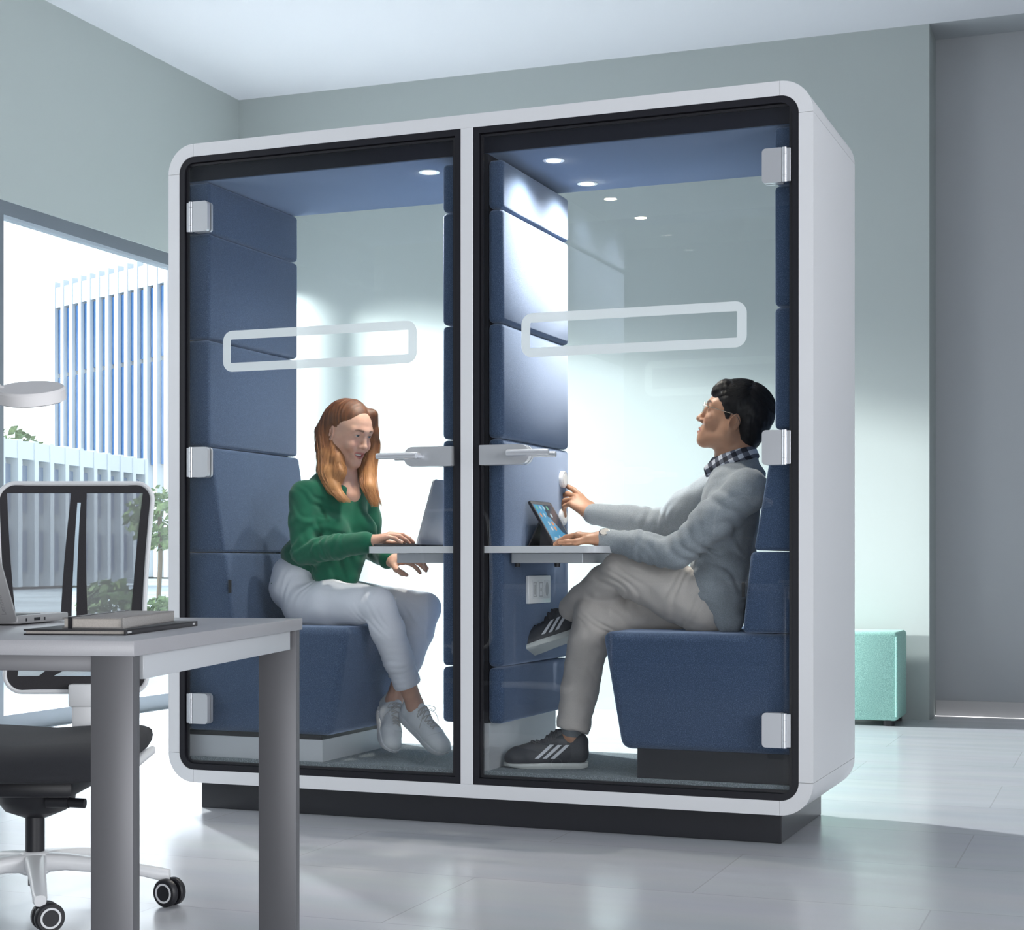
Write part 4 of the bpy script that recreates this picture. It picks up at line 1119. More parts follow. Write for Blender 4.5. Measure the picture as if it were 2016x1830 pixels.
def torso(f, j, F_, L_, inf, female):
    R = np.stack([F_, L_, (0, 0, 1)], 1); m = (j['sR'] + j['sL']) / 2
    f.ell(j['che'] + F_ * 0.0, np.array((0.086, 0.118 if female else 0.16, 0.15)) + inf, 0.05, 'u', R)
    f.ell(j['wai'], np.array((0.080, 0.108 if female else 0.145, 0.13)) + inf, 0.05, 'u', R)
    f.ell(j['pel'] + np.array((0, 0, 0.01)), np.array((0.105, 0.15 if female else 0.16, 0.10)) + inf, 0.05, 'u', R)
    for s, S_ in ((1, 'sL'), (-1, 'sR')):
        f.cone(lerp(j['nek'], j[S_], 0.25) - np.array((0, 0, 0.035)), j[S_], (0.046 if female else 0.052) + inf * 0.6, (0.038 if female else 0.046) + inf * 0.7, 0.035)
        if female: f.ball(m + F_ * 0.068 + L_ * s * 0.064 - np.array((0, 0, 0.125)), 0.052 + inf * 0.8, 0.045)
def build_body(j, H, F_, L_, female, hands):
    f = Field()
    torso(f, j, F_, L_, -0.016, female)
    r = 0.86 if female else 1.0
    for S_ in 'RL':
        f.chain([j['s' + S_], lerp(j['s' + S_], j['e' + S_], 0.5), j['e' + S_]], [0.042 * r, 0.039 * r, 0.033 * r], 0.03)
        f.chain([j['e' + S_], lerp(j['e' + S_], j['w' + S_], 0.35), j['w' + S_]], [0.034 * r, 0.036 * r, 0.024 * r], 0.015)
        f.chain([j['h' + S_], lerp(j['h' + S_], j['k' + S_], 0.5), j['k' + S_]], [0.070, 0.060, 0.044], 0.03)
        f.chain([j['k' + S_], lerp(j['k' + S_], j['a' + S_], 0.3), lerp(j['k' + S_], j['a' + S_], 0.75), j['a' + S_]], [0.044, 0.047, 0.031, 0.030], 0.02)
        f.chain([j['a' + S_], j['f' + S_]], [0.029, 0.019], 0.012)
    nb = H.w(-0.028, 0, -0.035)
    f.cone(nb, lerp(nb, j['nek'], 0.75), 0.048 if female else 0.057, 0.046 if female else 0.058, 0.03)
    f.cone(lerp(nb, j['nek'], 0.75), j['nek'] - np.array((0, 0, 0.06)), 0.047 if female else 0.058, 0.07, 0.04)
    head_field(f, H, not female, female)
    tp = [hand(f, *h[:5], **h[5]) for h in hands]
    return f, tp
# feet: where each shoe lies, and the ball of the foot inside it
def on_foot(ank, toe, up, sc=0.93, L_=0.26):
    """underside heel and toe points of a shoe worn at this ankle and pointing at toe."""
    x = nz(np.asarray(toe) - np.asarray(ank)); u = np.asarray(up, float)
    for _ in range(4):
        uu = nz(u - x * (u @ x)); h = ank - uu * 0.088 * sc - x * 0.050 * sc; x = nz(toe - h)
    return h, h + x * L_ * sc
def ball_of(h, t, up, sc=0.93):
    x = nz(t - h); u = np.asarray(up, float); u = nz(u - x * (u @ x)); return h + x * 0.165 * sc + u * 0.034 * sc
hR_, tR_ = on_foot(w['aR'], PX(872, 1484, 0.285), (0.40, -0.40, 0.85)); w['fR'] = ball_of(hR_, tR_, (0.40, -0.40, 0.85))
hL_, tL_ = on_foot(w['aL'], PX(767, 1489, 0.25), (0.75, -0.45, 0.35)); w['fL'] = ball_of(hL_, tL_, (0.75, -0.45, 0.35))
hR = (w['wR'], PX(775, 1050, 0.16) - w['wR'], (0.12, 0.0, 1), 1, [(0.42, 0.35, 0.2), (0.40, 0.40, 0.22), (0.45, 0.42, 0.22), (0.5, 0.45, 0.25)], dict(k=0.93, thumb=[(0.45, -0.55), (0.1, -0.35), (0.0, -0.2)]))
hL = (w['wL'], (0.97, -0.15, -0.02), (0.1, -0.35, 0.9), -1, [(0.25, 0.4, 0.3)] * 4, dict(k=0.92))
# right palm faces down: thumb lies towards the far side of the table
bodyf, _ = build_body(w, HW, Fw, Lw, True, [hR, hL])
body = field_obj('body', bodyf, M['skin_fair'], wp, 0.0025, 1, masks=face_masks(HW, True))
eyes(HW, body, M['iris_blue'], (0.1, -0.16), (0.0298, 0.0036))
tf = Field(); HW.ell(tf, (0.080, 0, -0.0435), (0.010, 0.016, 0.0055), 0.002); field_obj('teeth', tf, M['teeth'], body, 0.0016, 0)

# sweater
f = Field(); torso(f, w, Fw, Lw, 0.008, True)
for S_ in 'RL':
    f.chain([w['s' + S_], lerp(w['s' + S_], w['e' + S_], 0.5) , w['e' + S_]], [0.050, 0.050, 0.047], 0.018)
    f.chain([w['e' + S_], lerp(w['e' + S_], w['w' + S_], 0.5), lerp(w['e' + S_], w['w' + S_], 0.97)], [0.046, 0.042, 0.034], 0.012)
    f.cone(lerp(w['e' + S_], w['w' + S_], 0.80), lerp(w['e' + S_], w['w' + S_], 0.98), 0.036, 0.0375, 0.004)
hem = [PX(563, 1118, 0.30), PX(600, 1125, 0.22), PX(665, 1135, 0.24), PX(705, 1130, 0.33)]
f.ell(PX(628, 1090, 0.32), (0.122, 0.145, 0.070), 0.03, 'u', np.stack([Fw, Lw, (0, 0, 1)], 1))
f.cone(PX(580, 1098, 0.32), PX(572, 1112, 0.30), 0.042, 0.026, 0.03)
f.cone(PX(650, 1085, 0.26), PX(645, 1128, 0.235), 0.062, 0.050, 0.03)
f.cone(PX(690, 1085, 0.29), PX(684, 1130, 0.27), 0.060, 0.046, 0.03)
f.ell(w['nek'] + Fw * 0.045 + np.array((0, 0, 0.028)), (0.085, 0.100, 0.064), 0.008, 's', np.stack([Fw, Lw, (0, 0, 1)], 1))
f.plane(PX(640, 1151, 0.25), nz((0.0, 0, -1)), 0.008)
wv = waves(3, 34, 6, (1.0, 1.0, 0.55)); wv2 = waves(9, 75, 6, (1, 1, 0.6)); f.dmax = 0.012
fd = [folds(w['eR'] + np.array((0.02, 0, 0.03)), w['sR'] - w['eR'] + (w['eR'] - w['wR']) * 0.3, 0.032, 0.075, 0.0042, 1), folds(lerp(w['eR'], w['wR'], 0.55), w['wR'] - w['eR'], 0.030, 0.075, 0.0030, 2), folds(w['sR'] + np.array((0.05, -0.02, -0.05)), (0.6, 0.0, 0.8), 0.04, 0.08, 0.0035, 3), folds(PX(655, 1090, 0.22), (0.9, 0, 0.45), 0.036, 0.11, 0.0045, 4), folds(w['eL'], w['wL'] - w['eL'], 0.03, 0.06, 0.003, 5)]
f.disp = lambda p: 0.0055 * wv(p) + 0.0022 * wv2(p) + sum(q(p) for q in fd)
field_obj('sweater', f, M['green_knit'], wp, 0.0042, 1)
# jeans
f = Field(); R = np.stack([Fw, Lw, (0, 0, 1)], 1)
f.ell(w['pel'] + np.array((0, 0, 0.02)), (0.118, 0.158, 0.105), 0.05, 'u', R)
f.ell(w['pel'] + np.array((0, 0, 0.085)) , (0.105, 0.138, 0.07), 0.04, 'u', R)
for S_, e in (('R', 0.80), ('L', 0.80)):
    h_, k_, a_ = w['h' + S_], w['k' + S_], w['a' + S_]
    f.chain([h_, lerp(h_, k_, 0.35), lerp(h_, k_, 0.75), k_], [0.088, 0.080, 0.066, 0.056], 0.02)
    f.chain([k_, lerp(k_, a_, 0.25), lerp(k_, a_, 0.55), lerp(k_, a_, e)], [0.0565, 0.058, 0.052, 0.045], 0.012)
wv3 = waves(4, 55, 7); f.dmax = 0.006; fj = [folds(PX(737, 1212, 0.13), (0.8, 0, 0.6), 0.024, 0.055, 0.0036, 11), folds(PX(595, 1150, 0.22), (0.8, 0, -0.5), 0.03, 0.08, 0.0026, 12), folds(PX(815, 1215, 0.36), (0.7, 0, 0.7), 0.026, 0.05, 0.003, 13), folds(lerp(w['kR'], w['aR'], 0.55), w['aR'] - w['kR'], 0.022, 0.10, 0.0016, 14)]
f.disp = lambda p: 0.0022 * wv3(p) + sum(q(p) for q in fj)
dR = nz(w['aR'] - w['kR']); dL = nz(w['aL'] - w['kL'])
# trouser ends cut square
for S_, dd in (('R', dR), ('L', dL)):
    f.cone(lerp(w['k' + S_], w['a' + S_], 0.785), lerp(w['k' + S_], w['a' + S_], 0.80) + dd * 0.08, 0.03, 0.06, 0.004, 's')
    f.cone(lerp(w['k' + S_], w['a' + S_], 0.72), lerp(w['k' + S_], w['a' + S_], 0.785), 0.0465, 0.0470, 0.006)
    f.bx(lerp(w['k' + S_], w['a' + S_], 0.79) + dd * 0.04, (0.05, 0.05, 0.04), 0.002, 0.003, 's', np.stack([nz(np.cross(dd, (0, 1, 0.2))), nz(np.cross(dd, np.cross(dd, (0, 1, 0.2)))), dd], 1))
field_obj('jeans', f, M['white_denim'], wp, 0.0036, 1)

# shoes -------------------------------------------------------------------------------------------------
def shoe(name, heel, toe, up, parent, upper, sole, L_=0.26, stripes=None, lace=None, low=1.0, tongue=None, th=1.0):
    """heel and toe are points on the underside; local frame x heel->toe, z up."""
    x = nz(np.asarray(toe) - np.asarray(heel)); u = np.asarray(up, float); u = nz(u - x * (u @ x)); y = np.cross(u, x)
    sc = np.linalg.norm(np.asarray(toe) - np.asarray(heel)) / L_; o = np.asarray(heel, float)
    P = lambda a, b, c: o + (x * a + y * b + u * c) * sc
    R = np.stack([x, y, u], 1)
    def hw(a): return np.interp(a, [0, 0.02, 0.06, 0.12, 0.18, 0.225, 0.25, L_], [0.020, 0.031, 0.034, 0.034, 0.043, 0.041, 0.030, 0.010])
    st = [0.0, 0.006, 0.02, 0.05, 0.09, 0.13, 0.17, 0.205, 0.232, 0.248, 0.257, L_]
    bm = bmesh.new(); rings = []
    for a in st:
        b = hw(a) * 1.06; z1 = (0.026 if a < 0.12 else 0.026 - 0.006 * (a - 0.12) / 0.14) * th; z0 = 0.012 * max(0, (a - 0.20) / 0.06) ** 2 + 0.004 * max(0, (0.02 - a) / 0.02)
        z0 = min(z0, z1 - 0.008)
        rings.append([P(a, -b, z1), P(a, -b * 1.02, (z0 + z1) / 2), P(a, -b * 0.93, z0), P(a, 0, z0), P(a, b * 0.93, z0), P(a, b * 1.02, (z0 + z1) / 2), P(a, b, z1), P(a, 0, z1 + 0.002)])
    loft(bm, rings); bmesh.ops.subdivide_edges(bm, edges=bm.edges[:], cuts=1, use_grid_fill=True, smooth=0.6)
    so = obj('sole', bm, sole, None, 60)
    f = Field()
    f.chain([P(0.032, 0, 0.040), P(0.090, 0, 0.040)], [0.030 * sc, 0.033 * sc], 0.02)
    f.chain([P(0.090, 0, 0.040), P(0.175, 0, 0.034), P(0.215, 0, 0.031)], [0.034 * sc, 0.037 * sc, 0.034 * sc], 0.02)
    f.ell(P(0.222, 0, 0.028), np.array((0.036, 0.036, 0.024)) * sc, 0.015, 'u', R)
    f.chain([P(0.030, 0, 0.05), P(0.030, 0, 0.078 * low)], [0.030 * sc, 0.031 * sc], 0.015)
    f.chain([P(0.075, 0, 0.06), P(0.070, 0, 0.080 * low)], [0.033 * sc, 0.030 * sc], 0.02)
    f.chain([P(0.09, 0, 0.070 * low), P(0.16, 0, 0.050)], [0.027 * sc, 0.024 * sc], 0.015)
    f.chain([P(0.048, 0, 0.14), P(0.046, 0, 0.094 * low)], [0.036 * sc, 0.022 * sc], 0.008, 's')
    f.bx(P(0.13, 0, -0.02 - 0.020 * (1 - th)), np.array((0.2, 0.1, 0.036)) * sc, 0.002, 0.004, 's', R)
    root = field_obj(name, f, upper, parent, 0.003, 1)
    so.parent = root
    if tongue:
        ft = Field(); ft.chain([P(0.150, 0, 0.064), P(0.108, 0, 0.088), P(0.086, 0, 0.104)], [0.012 * sc, 0.017 * sc, 0.016 * sc], 0.01); field_obj('tongue', ft, upper, root, 0.003, 1)
    if lace:
        from mathutils.bvhtree import BVHTree
        vs_, fs_ = [], []
        for o_ in [root] + list(root.children):
            if o_ is so: continue
            n0 = len(vs_); vs_ += [v.co.copy() for v in o_.data.vertices]; fs_ += [tuple(i + n0 for i in q.vertices) for q in o_.data.polygons]
        bv = BVHTree.FromPolygons(vs_, fs_)
        def on(a, b, up_=0.002):
            s_ = Vector(P(a, b, 0.25)); h_ = bv.ray_cast(s_, Vector(-u))
            return (h_[0] if h_[0] is not None else Vector(P(a, b, 0.06))) + Vector(u) * up_ * sc
        bm = bmesh.new()
        if lace == 'bow':
            tube(bm, smooth_path([on(0.200 - 14.0 * b_ * b_, b_, 0.0005) for b_ in np.linspace(-0.036, 0.036, 13)], 2), 0.0013, 6)
            for s in (1, -1): tube(bm, smooth_path([on(a_, s * (0.017 + 0.010 * (0.19 - a_) / 0.09), 0.0004) for a_ in np.linspace(0.186, 0.095, 9)], 2), 0.0012, 6)
            obj('seam', bm, upper, root, 60); bm = bmesh.new()
        N_ = 6
        for i in range(N_):
            a = 0.178 - i * 0.0148; ww = 0.016 + 0.0010 * i
            for s in (1, -1):
                tube(bm, smooth_path([on(a, -s * ww, 0.0018), on(a - 0.003, -s * ww * 0.5, 0.0035 + 0.001 * (s > 0)), on(a - 0.008, s * ww * 0.5, 0.0035 + 0.001 * (s > 0)), on(a - 0.0125, s * ww, 0.0018)], 4), 0.0019, 6)
        if lace == 'bow':
            c_ = np.array(on(0.099, 0, 0.004))
            for s in (1, -1):
                tube(bm, smooth_path([c_, P(0.104, s * 0.022, 0.118), P(0.112, s * 0.042, 0.108), P(0.112, s * 0.036, 0.092), c_], 6), 0.0012, 6)
                tube(bm, smooth_path([c_, P(0.12, s * 0.02, 0.112), P(0.135, s * 0.040, 0.085), P(0.14, s * 0.046, 0.062)], 6), 0.0011, 6)
        obj('lace', bm, M['lace'], root, 60)
    return root, P, R, sc
M['shoe_white'] = mat('white_leather', (0.78, 0.81, 0.84), 0.45); M['sole_white'] = mat('white_rubber', (0.70, 0.72, 0.75), 0.5); M['lace'] = mat('lace_grey', (0.55, 0.54, 0.53), 0.8)
shoe('shoe', hR_, tR_, (0.40, -0.40, 0.85), wp, M['shoe_white'], M['sole_white'], lace='bow', tongue=True)
shoe('shoe', hL_, tL_, (0.75, -0.45, 0.35), wp, M['shoe_white'], M['sole_white'], lace='bow', tongue=True)

# long hair
M['hair_auburn'] = bpy.data.materials.new('hair_auburn'); mh = M['hair_auburn']; mh.use_nodes = True
nt = mh.node_tree; b = nt.nodes['Principled BSDF']; b.inputs['Roughness'].default_value = 0.5; b.inputs['Specular IOR Level'].default_value = 0.3
tc = nt.nodes.new('ShaderNodeTexCoord'); sp_ = nt.nodes.new('ShaderNodeSeparateXYZ'); mr = nt.nodes.new('ShaderNodeMapRange')
mr.inputs['From Min'].default_value = 1.36; mr.inputs['From Max'].default_value = 1.06
n_ = nt.nodes.new('ShaderNodeTexNoise'); n_.inputs['Scale'].default_value = 90; mpn = nt.nodes.new('ShaderNodeMapping'); mpn.inputs['Scale'].default_value = (1, 1, 0.08)
nt.links.new(tc.outputs['Object'], mpn.inputs['Vector']); nt.links.new(mpn.outputs['Vector'], n_.inputs['Vector'])
ad = nt.nodes.new('ShaderNodeMath'); ad.operation = 'MULTIPLY_ADD'; ad.inputs[1].default_value = 0.7; 
nt.links.new(tc.outputs['Object'], sp_.inputs[0]); nt.links.new(sp_.outputs['Z'], mr.inputs['Value'])
nt.links.new(n_.outputs['Fac'], ad.inputs[0]); nt.links.new(mr.outputs['Result'], ad.inputs[2])
cr = nt.nodes.new('ShaderNodeValToRGB'); e_ = cr.color_ramp.elements
e_[0].position = 0.3; e_[0].color = (0.085, 0.032, 0.014, 1); e_[1].position = 1.25 if False else 1.0; e_[1].color = (0.46, 0.22, 0.085, 1)
k_ = e_.new(0.62); k_.color = (0.20, 0.075, 0.028, 1)
nt.links.new(ad.outputs[0], cr.inputs['Fac']); nt.links.new(cr.outputs['Color'], b.inputs['Base Color'])

hf = Field()
HW.ell(hf, (-0.016, 0, 0.062), (0.098, 0.081, 0.083), 0.02)
HW.ell(hf, (-0.040, 0, 0.00), (0.070, 0.080, 0.095), 0.03)
HW.ell(hf, (0.090, -0.004, -0.010), (0.070, 0.074, 0.106), 0.006, 's')           # face opening
HW.ell(hf, (0.052, -0.085, 0.002), (0.056, 0.042, 0.056), 0.006, 's')       # swept back off the near ear
HW.ell(hf, (-0.008, -0.096, 0.004), (0.028, 0.036, 0.041), 0.005, 's')
near = [HW.w(-0.055, -0.050, 0.06), HW.w(-0.062, -0.060, -0.005), PX(644, 898, 0.285), PX(645, 932, 0.262), PX(656, 960, 0.243), PX(677, 984, 0.228)]
hf.chain(near, [0.030, 0.030, 0.032, 0.030, 0.022, 0.010], 0.02)
mid = [HW.w(-0.02, -0.055, -0.02), PX(664, 905, 0.275), PX(668, 930, 0.26), PX(664, 950, 0.25)]
hf.chain(mid, [0.024, 0.024, 0.022, 0.012], 0.015)
backh = [HW.w(-0.055, -0.02, 0.03), PX(652, 880, 0.36), PX(650, 925, 0.36), PX(654, 955, 0.36)]
hf.chain(backh, [0.05, 0.048, 0.045, 0.025], 0.03)
far = [HW.w(0.045, 0.052, 0.105), HW.w(0.052, 0.070, 0.04), PX(733, 880, 0.40), PX(725, 925, 0.385), PX(727, 960, 0.35), PX(740, 992, 0.335)]
hf.chain(far, [0.024, 0.024, 0.026, 0.028, 0.022, 0.010], 0.015)
hf.chain([HW.w(0.0, 0.07, 0.02), PX(716, 900, 0.42), PX(712, 940, 0.40)], [0.03, 0.034, 0.02], 0.02)
rs = np.random.RandomState(2)
wa, wb = waves(21, 330, 6, (1, 1, 0.09)), waves(22, 160, 5, (1, 1, 0.12)); hf.dmax = 0.006
def hdisp(p):
    q = HW.loc(p); fade = np.clip((0.05 - q[:, 0]) / 0.04 + np.clip((-0.03 - q[:, 2]) / 0.03, 0, 1), 0.12, 1)
    return fade * (0.0034 * wa(p) + 0.0026 * wb(p))
hf.disp = hdisp
hair = field_obj('hair', hf, mh, wp, 0.003, 0)
def strands(paths, count, spread, r, seed, m, parent, curl=0.006):
    rnd = random.Random(seed); bm = bmesh.new()
    for path, rad in paths:
        for _ in range(count):
            an_ = rnd.uniform(0, 2 * PI); rd_ = rnd.uniform(0.80, 1.12); ofs = [rd_ * math.cos(an_), rd_ * math.sin(an_)]; ph = rnd.uniform(0, 6.3); fl = rnd.uniform(0.82, 1.12)
            pts = []
            for i, p in enumerate(path):
                t = i / (len(path) - 1); s_ = rad[i] * spread
                q = Vector(p) + Vector((ofs[0] * s_, ofs[1] * s_, 0)) + Vector((math.sin(ph + t * 7), math.cos(ph + t * 6), 0)) * curl * t
                pts.append(q)
            last = pts[-1] + (pts[-1] - pts[-2]) * (fl - 0.9); pts[-1] = last
            sp2 = smooth_path(pts, 5)
            tube(bm, sp2, [r * (1 - 0.85 * (i / (len(sp2) - 1)) ** 2) for i in range(len(sp2))], 5)
    obj('hair_strands', bm, m, parent, 60)
strands([(near, [0.010, 0.029, 0.032, 0.030, 0.023, 0.015]), (mid, [0.022, 0.024, 0.022, 0.014]), (far, [0.006, 0.020, 0.026, 0.028, 0.023, 0.015])], 150, 1.0, 0.0015, 5, mh, hair)
# ================================================================== the person in grey
mp_ = thing('person', 'person with short black hair and glasses in a grey sweater, seated with crossed legs', 'person', (1.9, 0.33, 0.633))
HM = Head(PX(1441, 837, 0.335), (-0.935, -0.20, 0.285), (0.285, 0.05, 0.95), 1.02)
m_ = {}
m_['pel'] = PX(1415, 1172, 0.33); m_['hL'] = PX(1392, 1192, 0.24); m_['hR'] = PX(1405, 1195, 0.40)
m_['kL'] = PX(1226, 1124, 0.235); m_['kR'] = PX(1168, 1213, 0.285)
m_['aL'] = PX(1118, 1207, 0.375); m_['aR'] = PX(1124, 1452, 0.205)
m_['wai'] = PX(1425, 1085, 0.33); m_['che'] = PX(1440, 1000, 0.33); m_['nek'] = PX(1446, 912, 0.335)
m_['sL'] = PX(1472, 965, 0.165); m_['sR'] = PX(1412, 965, 0.49)
m_['eL'] = PX(1330, 1090, 0.145); m_['wL'] = PX(1190, 1061, 0.17)
m_['eR'] = PX(1305, 1032, 0.58); m_['wR'] = PX(1166, 1012, 0.555)
SH = {}
for nm, ank, toe, up in (('R', m_['aR'] + np.array((-0.004, 0, 0.008)), PX(990, 1512, 0.145), (0.05, 0.0, 1)), ('L', m_['aL'], PX(1047, 1283, 0.285), (-0.62, 0.15, 0.75))):
    h0, t0 = on_foot(ank, toe, up, 1.07 if nm == 'R' else 1.02)
    if nm == 'R': h0 = np.array((h0[0], h0[1], 0.179)); t0 = np.array((t0[0], t0[1], 0.179))
    SH[nm] = (h0, t0, up); m_['f' + nm] = ball_of(h0, t0, up, 1.05)
Fm = nz((-0.97, -0.06, 0.12)); Fm = nz((-1, -0.10, 0)); Lm = np.cross((0, 0, 1), Fm)
ktip = PX(1110, 955, 0.588)
hLm = (m_['wL'], PX(1130, 1052, 0.19) - m_['wL'], (0.05, 0.1, 1.0), 1, [(0.35, 0.28, 0.15), (0.38, 0.30, 0.15), (0.42, 0.30, 0.15), (0.45, 0.3, 0.2)], dict(k=1.0, thumb=[(0.45, -0.5), (0.15, -0.2), (0.05, -0.15)]))
hRm = (m_['wR'], PX(1135, 984, 0.572) - m_['wR'], (0.38, -0.45, 0.60), -1, [(0.10, 0.20, 0.10), (0.45, 0.50, 0.25), (0.75, 0.70, 0.35), (0.95, 0.80, 0.4)], dict(k=1.06, spread=0.06, thumb=[(0.55, -0.9), (0.10, -0.5), (0.0, -0.3)]))
bodyf, tips_m = build_body(m_, HM, Fm, Lm, False, [hLm, hRm])
bodym = field_obj('body', bodyf, M['skin_tan'], mp_, 0.0025, 1, masks=face_masks(HM, False))
eyes(HM, bodym, M['iris_dark'], (0.0, 0.05), (0.031, 0.0042))
# sweater
f = Field(); R = np.stack([Fm, Lm, (0, 0, 1)], 1)
torso(f, m_, Fm, Lm, 0.008, False)
for S_ in 'RL':
    f.chain([m_['s' + S_], lerp(m_['s' + S_], m_['e' + S_], 0.5), m_['e' + S_]], [0.068, 0.062, 0.055], 0.03)
    f.chain([m_['e' + S_], lerp(m_['e' + S_], m_['w' + S_], 0.5), lerp(m_['e' + S_], m_['w' + S_], 0.95)], [0.054, 0.048, 0.036], 0.015)
    f.cone(lerp(m_['e' + S_], m_['w' + S_], 0.74), lerp(m_['e' + S_], m_['w' + S_], 0.975), 0.039, 0.0385, 0.005)
f.cone(m_['nek'] + np.array((0.02, 0, -0.03)), m_['nek'] + np.array((0.02, 0, 0.0)), 0.080, 0.062, 0.03)
f.ell(PX(1430, 1150, 0.33), (0.125, 0.165, 0.13), 0.05, 'u', R)
f.cone(PX(1420, 1170, 0.20), PX(1437, 1222, 0.19), 0.07, 0.045, 0.03)
f.ell(m_['nek'] + Fm * 0.035 + np.array((0, 0, 0.03)), (0.085, 0.068, 0.060), 0.008, 's', R)
f.ell(m_['nek'] + Fm * 0.110 + np.array((0, 0, -0.07)), (0.085, 0.055, 0.12), 0.008, 's', np.stack([Fm, Lm, (0, 0, 1)], 1))
f.ell(PX(1340, 1118, 0.30), (0.055, 0.12, 0.050), 0.01, 's')
f.bx(PX(1330, 1175, 0.33), (0.10, 0.30, 0.09), 0.03, 0.02, 's')
wv4 = waves(31, 30, 6, (1, 1, 0.8)); wv5 = waves(33, 70, 6, (1.0, 1, 1.0)); f.dmax = 0.012
fs = [folds(m_['eL'] + np.array((0.03, 0, 0.03)), m_['sL'] - m_['eL'], 0.042, 0.10, 0.0060, 21), folds(lerp(m_['eL'], m_['wL'], 0.35), m_['wL'] - m_['eL'], 0.036, 0.08, 0.004, 22), folds(m_['sL'] + np.array((-0.05, -0.03, -0.08)), (0.5, 0, 0.9), 0.05, 0.10, 0.0055, 23), folds(m_['eR'], m_['wR'] - m_['eR'], 0.035, 0.10, 0.0045, 24), folds(PX(1410, 1130, 0.2), (0.35, 0, 1), 0.05, 0.12, 0.005, 25)]
rib = lambda p: 0.0012 * np.sin(((p - m_['wL']) @ nz(m_['wL'] - m_['eL'])) * 900) * np.exp(-((p - m_['wL']) ** 2).sum(1) / 0.0026)
f.disp = lambda p: 0.0060 * wv4(p) + 0.0028 * wv5(p) + sum(q(p) for q in fs)
field_obj('sweater', f, M['grey_fleece'], mp_, 0.0042, 1)
# checked shirt
def check_mat():
    m = bpy.data.materials.new('checked_shirt'); m.use_nodes = True; nt = m.node_tree; b = nt.nodes['Principled BSDF']; b.inputs['Roughness'].default_value = 0.85
    tc = nt.nodes.new('ShaderNodeTexCoord'); mp = nt.nodes.new('ShaderNodeMapping'); mp.inputs['Rotation'].default_value = (0.0, math.radians(28), 0.1)
    sp = nt.nodes.new('ShaderNodeSeparateXYZ'); nt.links.new(tc.outputs['Object'], mp.inputs['Vector']); nt.links.new(mp.outputs['Vector'], sp.inputs[0])
    outs = []
    for ax in ('X', 'Z'):
        a = nt.nodes.new('ShaderNodeMath'); a.operation = 'MULTIPLY'; a.inputs[1].default_value = 33.0; nt.links.new(sp.outputs[ax], a.inputs[0])
        fr = nt.nodes.new('ShaderNodeMath'); fr.operation = 'FRACT'; nt.links.new(a.outputs[0], fr.inputs[0])
        g = nt.nodes.new('ShaderNodeMath'); g.operation = 'GREATER_THAN'; g.inputs[1].default_value = 0.5; nt.links.new(fr.outputs[0], g.inputs[0]); outs.append(g)
    s = nt.nodes.new('ShaderNodeMath'); s.operation = 'ADD'; nt.links.new(outs[0].outputs[0], s.inputs[0]); nt.links.new(outs[1].outputs[0], s.inputs[1])
    h = nt.nodes.new('ShaderNodeMath'); h.operation = 'MULTIPLY'; h.inputs[1].default_value = 0.5; nt.links.new(s.outputs[0], h.inputs[0])
    r = nt.nodes.new('ShaderNodeValToRGB'); r.color_ramp.interpolation = 'CONSTANT'; e = r.color_ramp.elements
    e[0].position = 0; e[0].color = (0.62, 0.65, 0.72, 1); e[1].position = 0.75; e[1].color = (0.018, 0.02, 0.032, 1); k = e.new(0.25); k.color = (0.12, 0.13, 0.17, 1)
    nt.links.new(h.outputs[0], r.inputs['Fac']); nt.links.new(r.outputs['Color'], b.inputs['Base Color']); return m
M['check'] = check_mat()
f = Field(); torso(f, m_, Fm, Lm, 0.002, False)
nk = m_['nek']; up_n = nz(HM.w(-0.028, 0, -0.035) - nk)
# standing collar: a band round the neck, open at the throat
cc = lerp(HM.w(-0.03, 0, -0.05), nk, 0.62)
ringp = []
for i in range(25):
    a = math.radians(20 + 320 * i / 24)
    ringp.append(cc + Fm * (0.064 * math.cos(a) + 0.004) + Lm * 0.066 * math.sin(a) + np.array((0, 0, 1)) * (-0.020 * math.cos(a) + 0.004))
f2 = Field()
for i in range(24):
    for dz, r_ in ((0.0, 0.006), (-0.014, 0.007), (-0.028, 0.009)):
        f2.cone(ringp[i] + np.array((0, 0, dz)) * 1.0 - (cc - ringp[i]) * (-dz) * 4, ringp[i + 1] + np.array((0, 0, dz)) - (cc - ringp[i + 1]) * (-dz) * 4, r_, r_, 0.008)
for s, i0 in ((1, 0), (-1, 24)):                                  # collar points
    p0 = ringp[i0]
    f2.chain([p0, p0 + Fm * 0.020 + np.array((0, 0, -0.028)) + Lm * s * 0.006, p0 + Fm * 0.022 + np.array((0, 0, -0.050)) + Lm * s * 0.012], [0.010, 0.011, 0.006], 0.012)
field_obj('shirt', f, M['check'], mp_, 0.005, 1)
field_obj('shirt_collar', f2, M['check'], mp_, 0.003, 1)
# trousers
f = Field()
f.ell(m_['pel'] + np.array((0, 0, 0.015)), (0.125, 0.165, 0.105), 0.05, 'u', R)
h_, k_, a_ = m_['hL'], m_['kL'], m_['aL']
f.chain([h_, lerp(h_, k_, 0.35), lerp(h_, k_, 0.8), k_], [0.098, 0.090, 0.074, 0.066], 0.02)
f.chain([k_, lerp(k_, a_, 0.3), lerp(k_, a_, 0.7), lerp(k_, a_, 0.9)], [0.066, 0.064, 0.056, 0.050], 0.012)
h_, k_, a_ = m_['hR'], m_['kR'], m_['aR']
f.chain([h_, lerp(h_, k_, 0.35), lerp(h_, k_, 0.8), k_], [0.090, 0.082, 0.070, 0.064], 0.02)
f.chain([k_, lerp(k_, a_, 0.25), lerp(k_, a_, 0.6), lerp(k_, a_, 0.93)], [0.064, 0.066, 0.062, 0.056], 0.012)
dd = nz(a_ - k_)
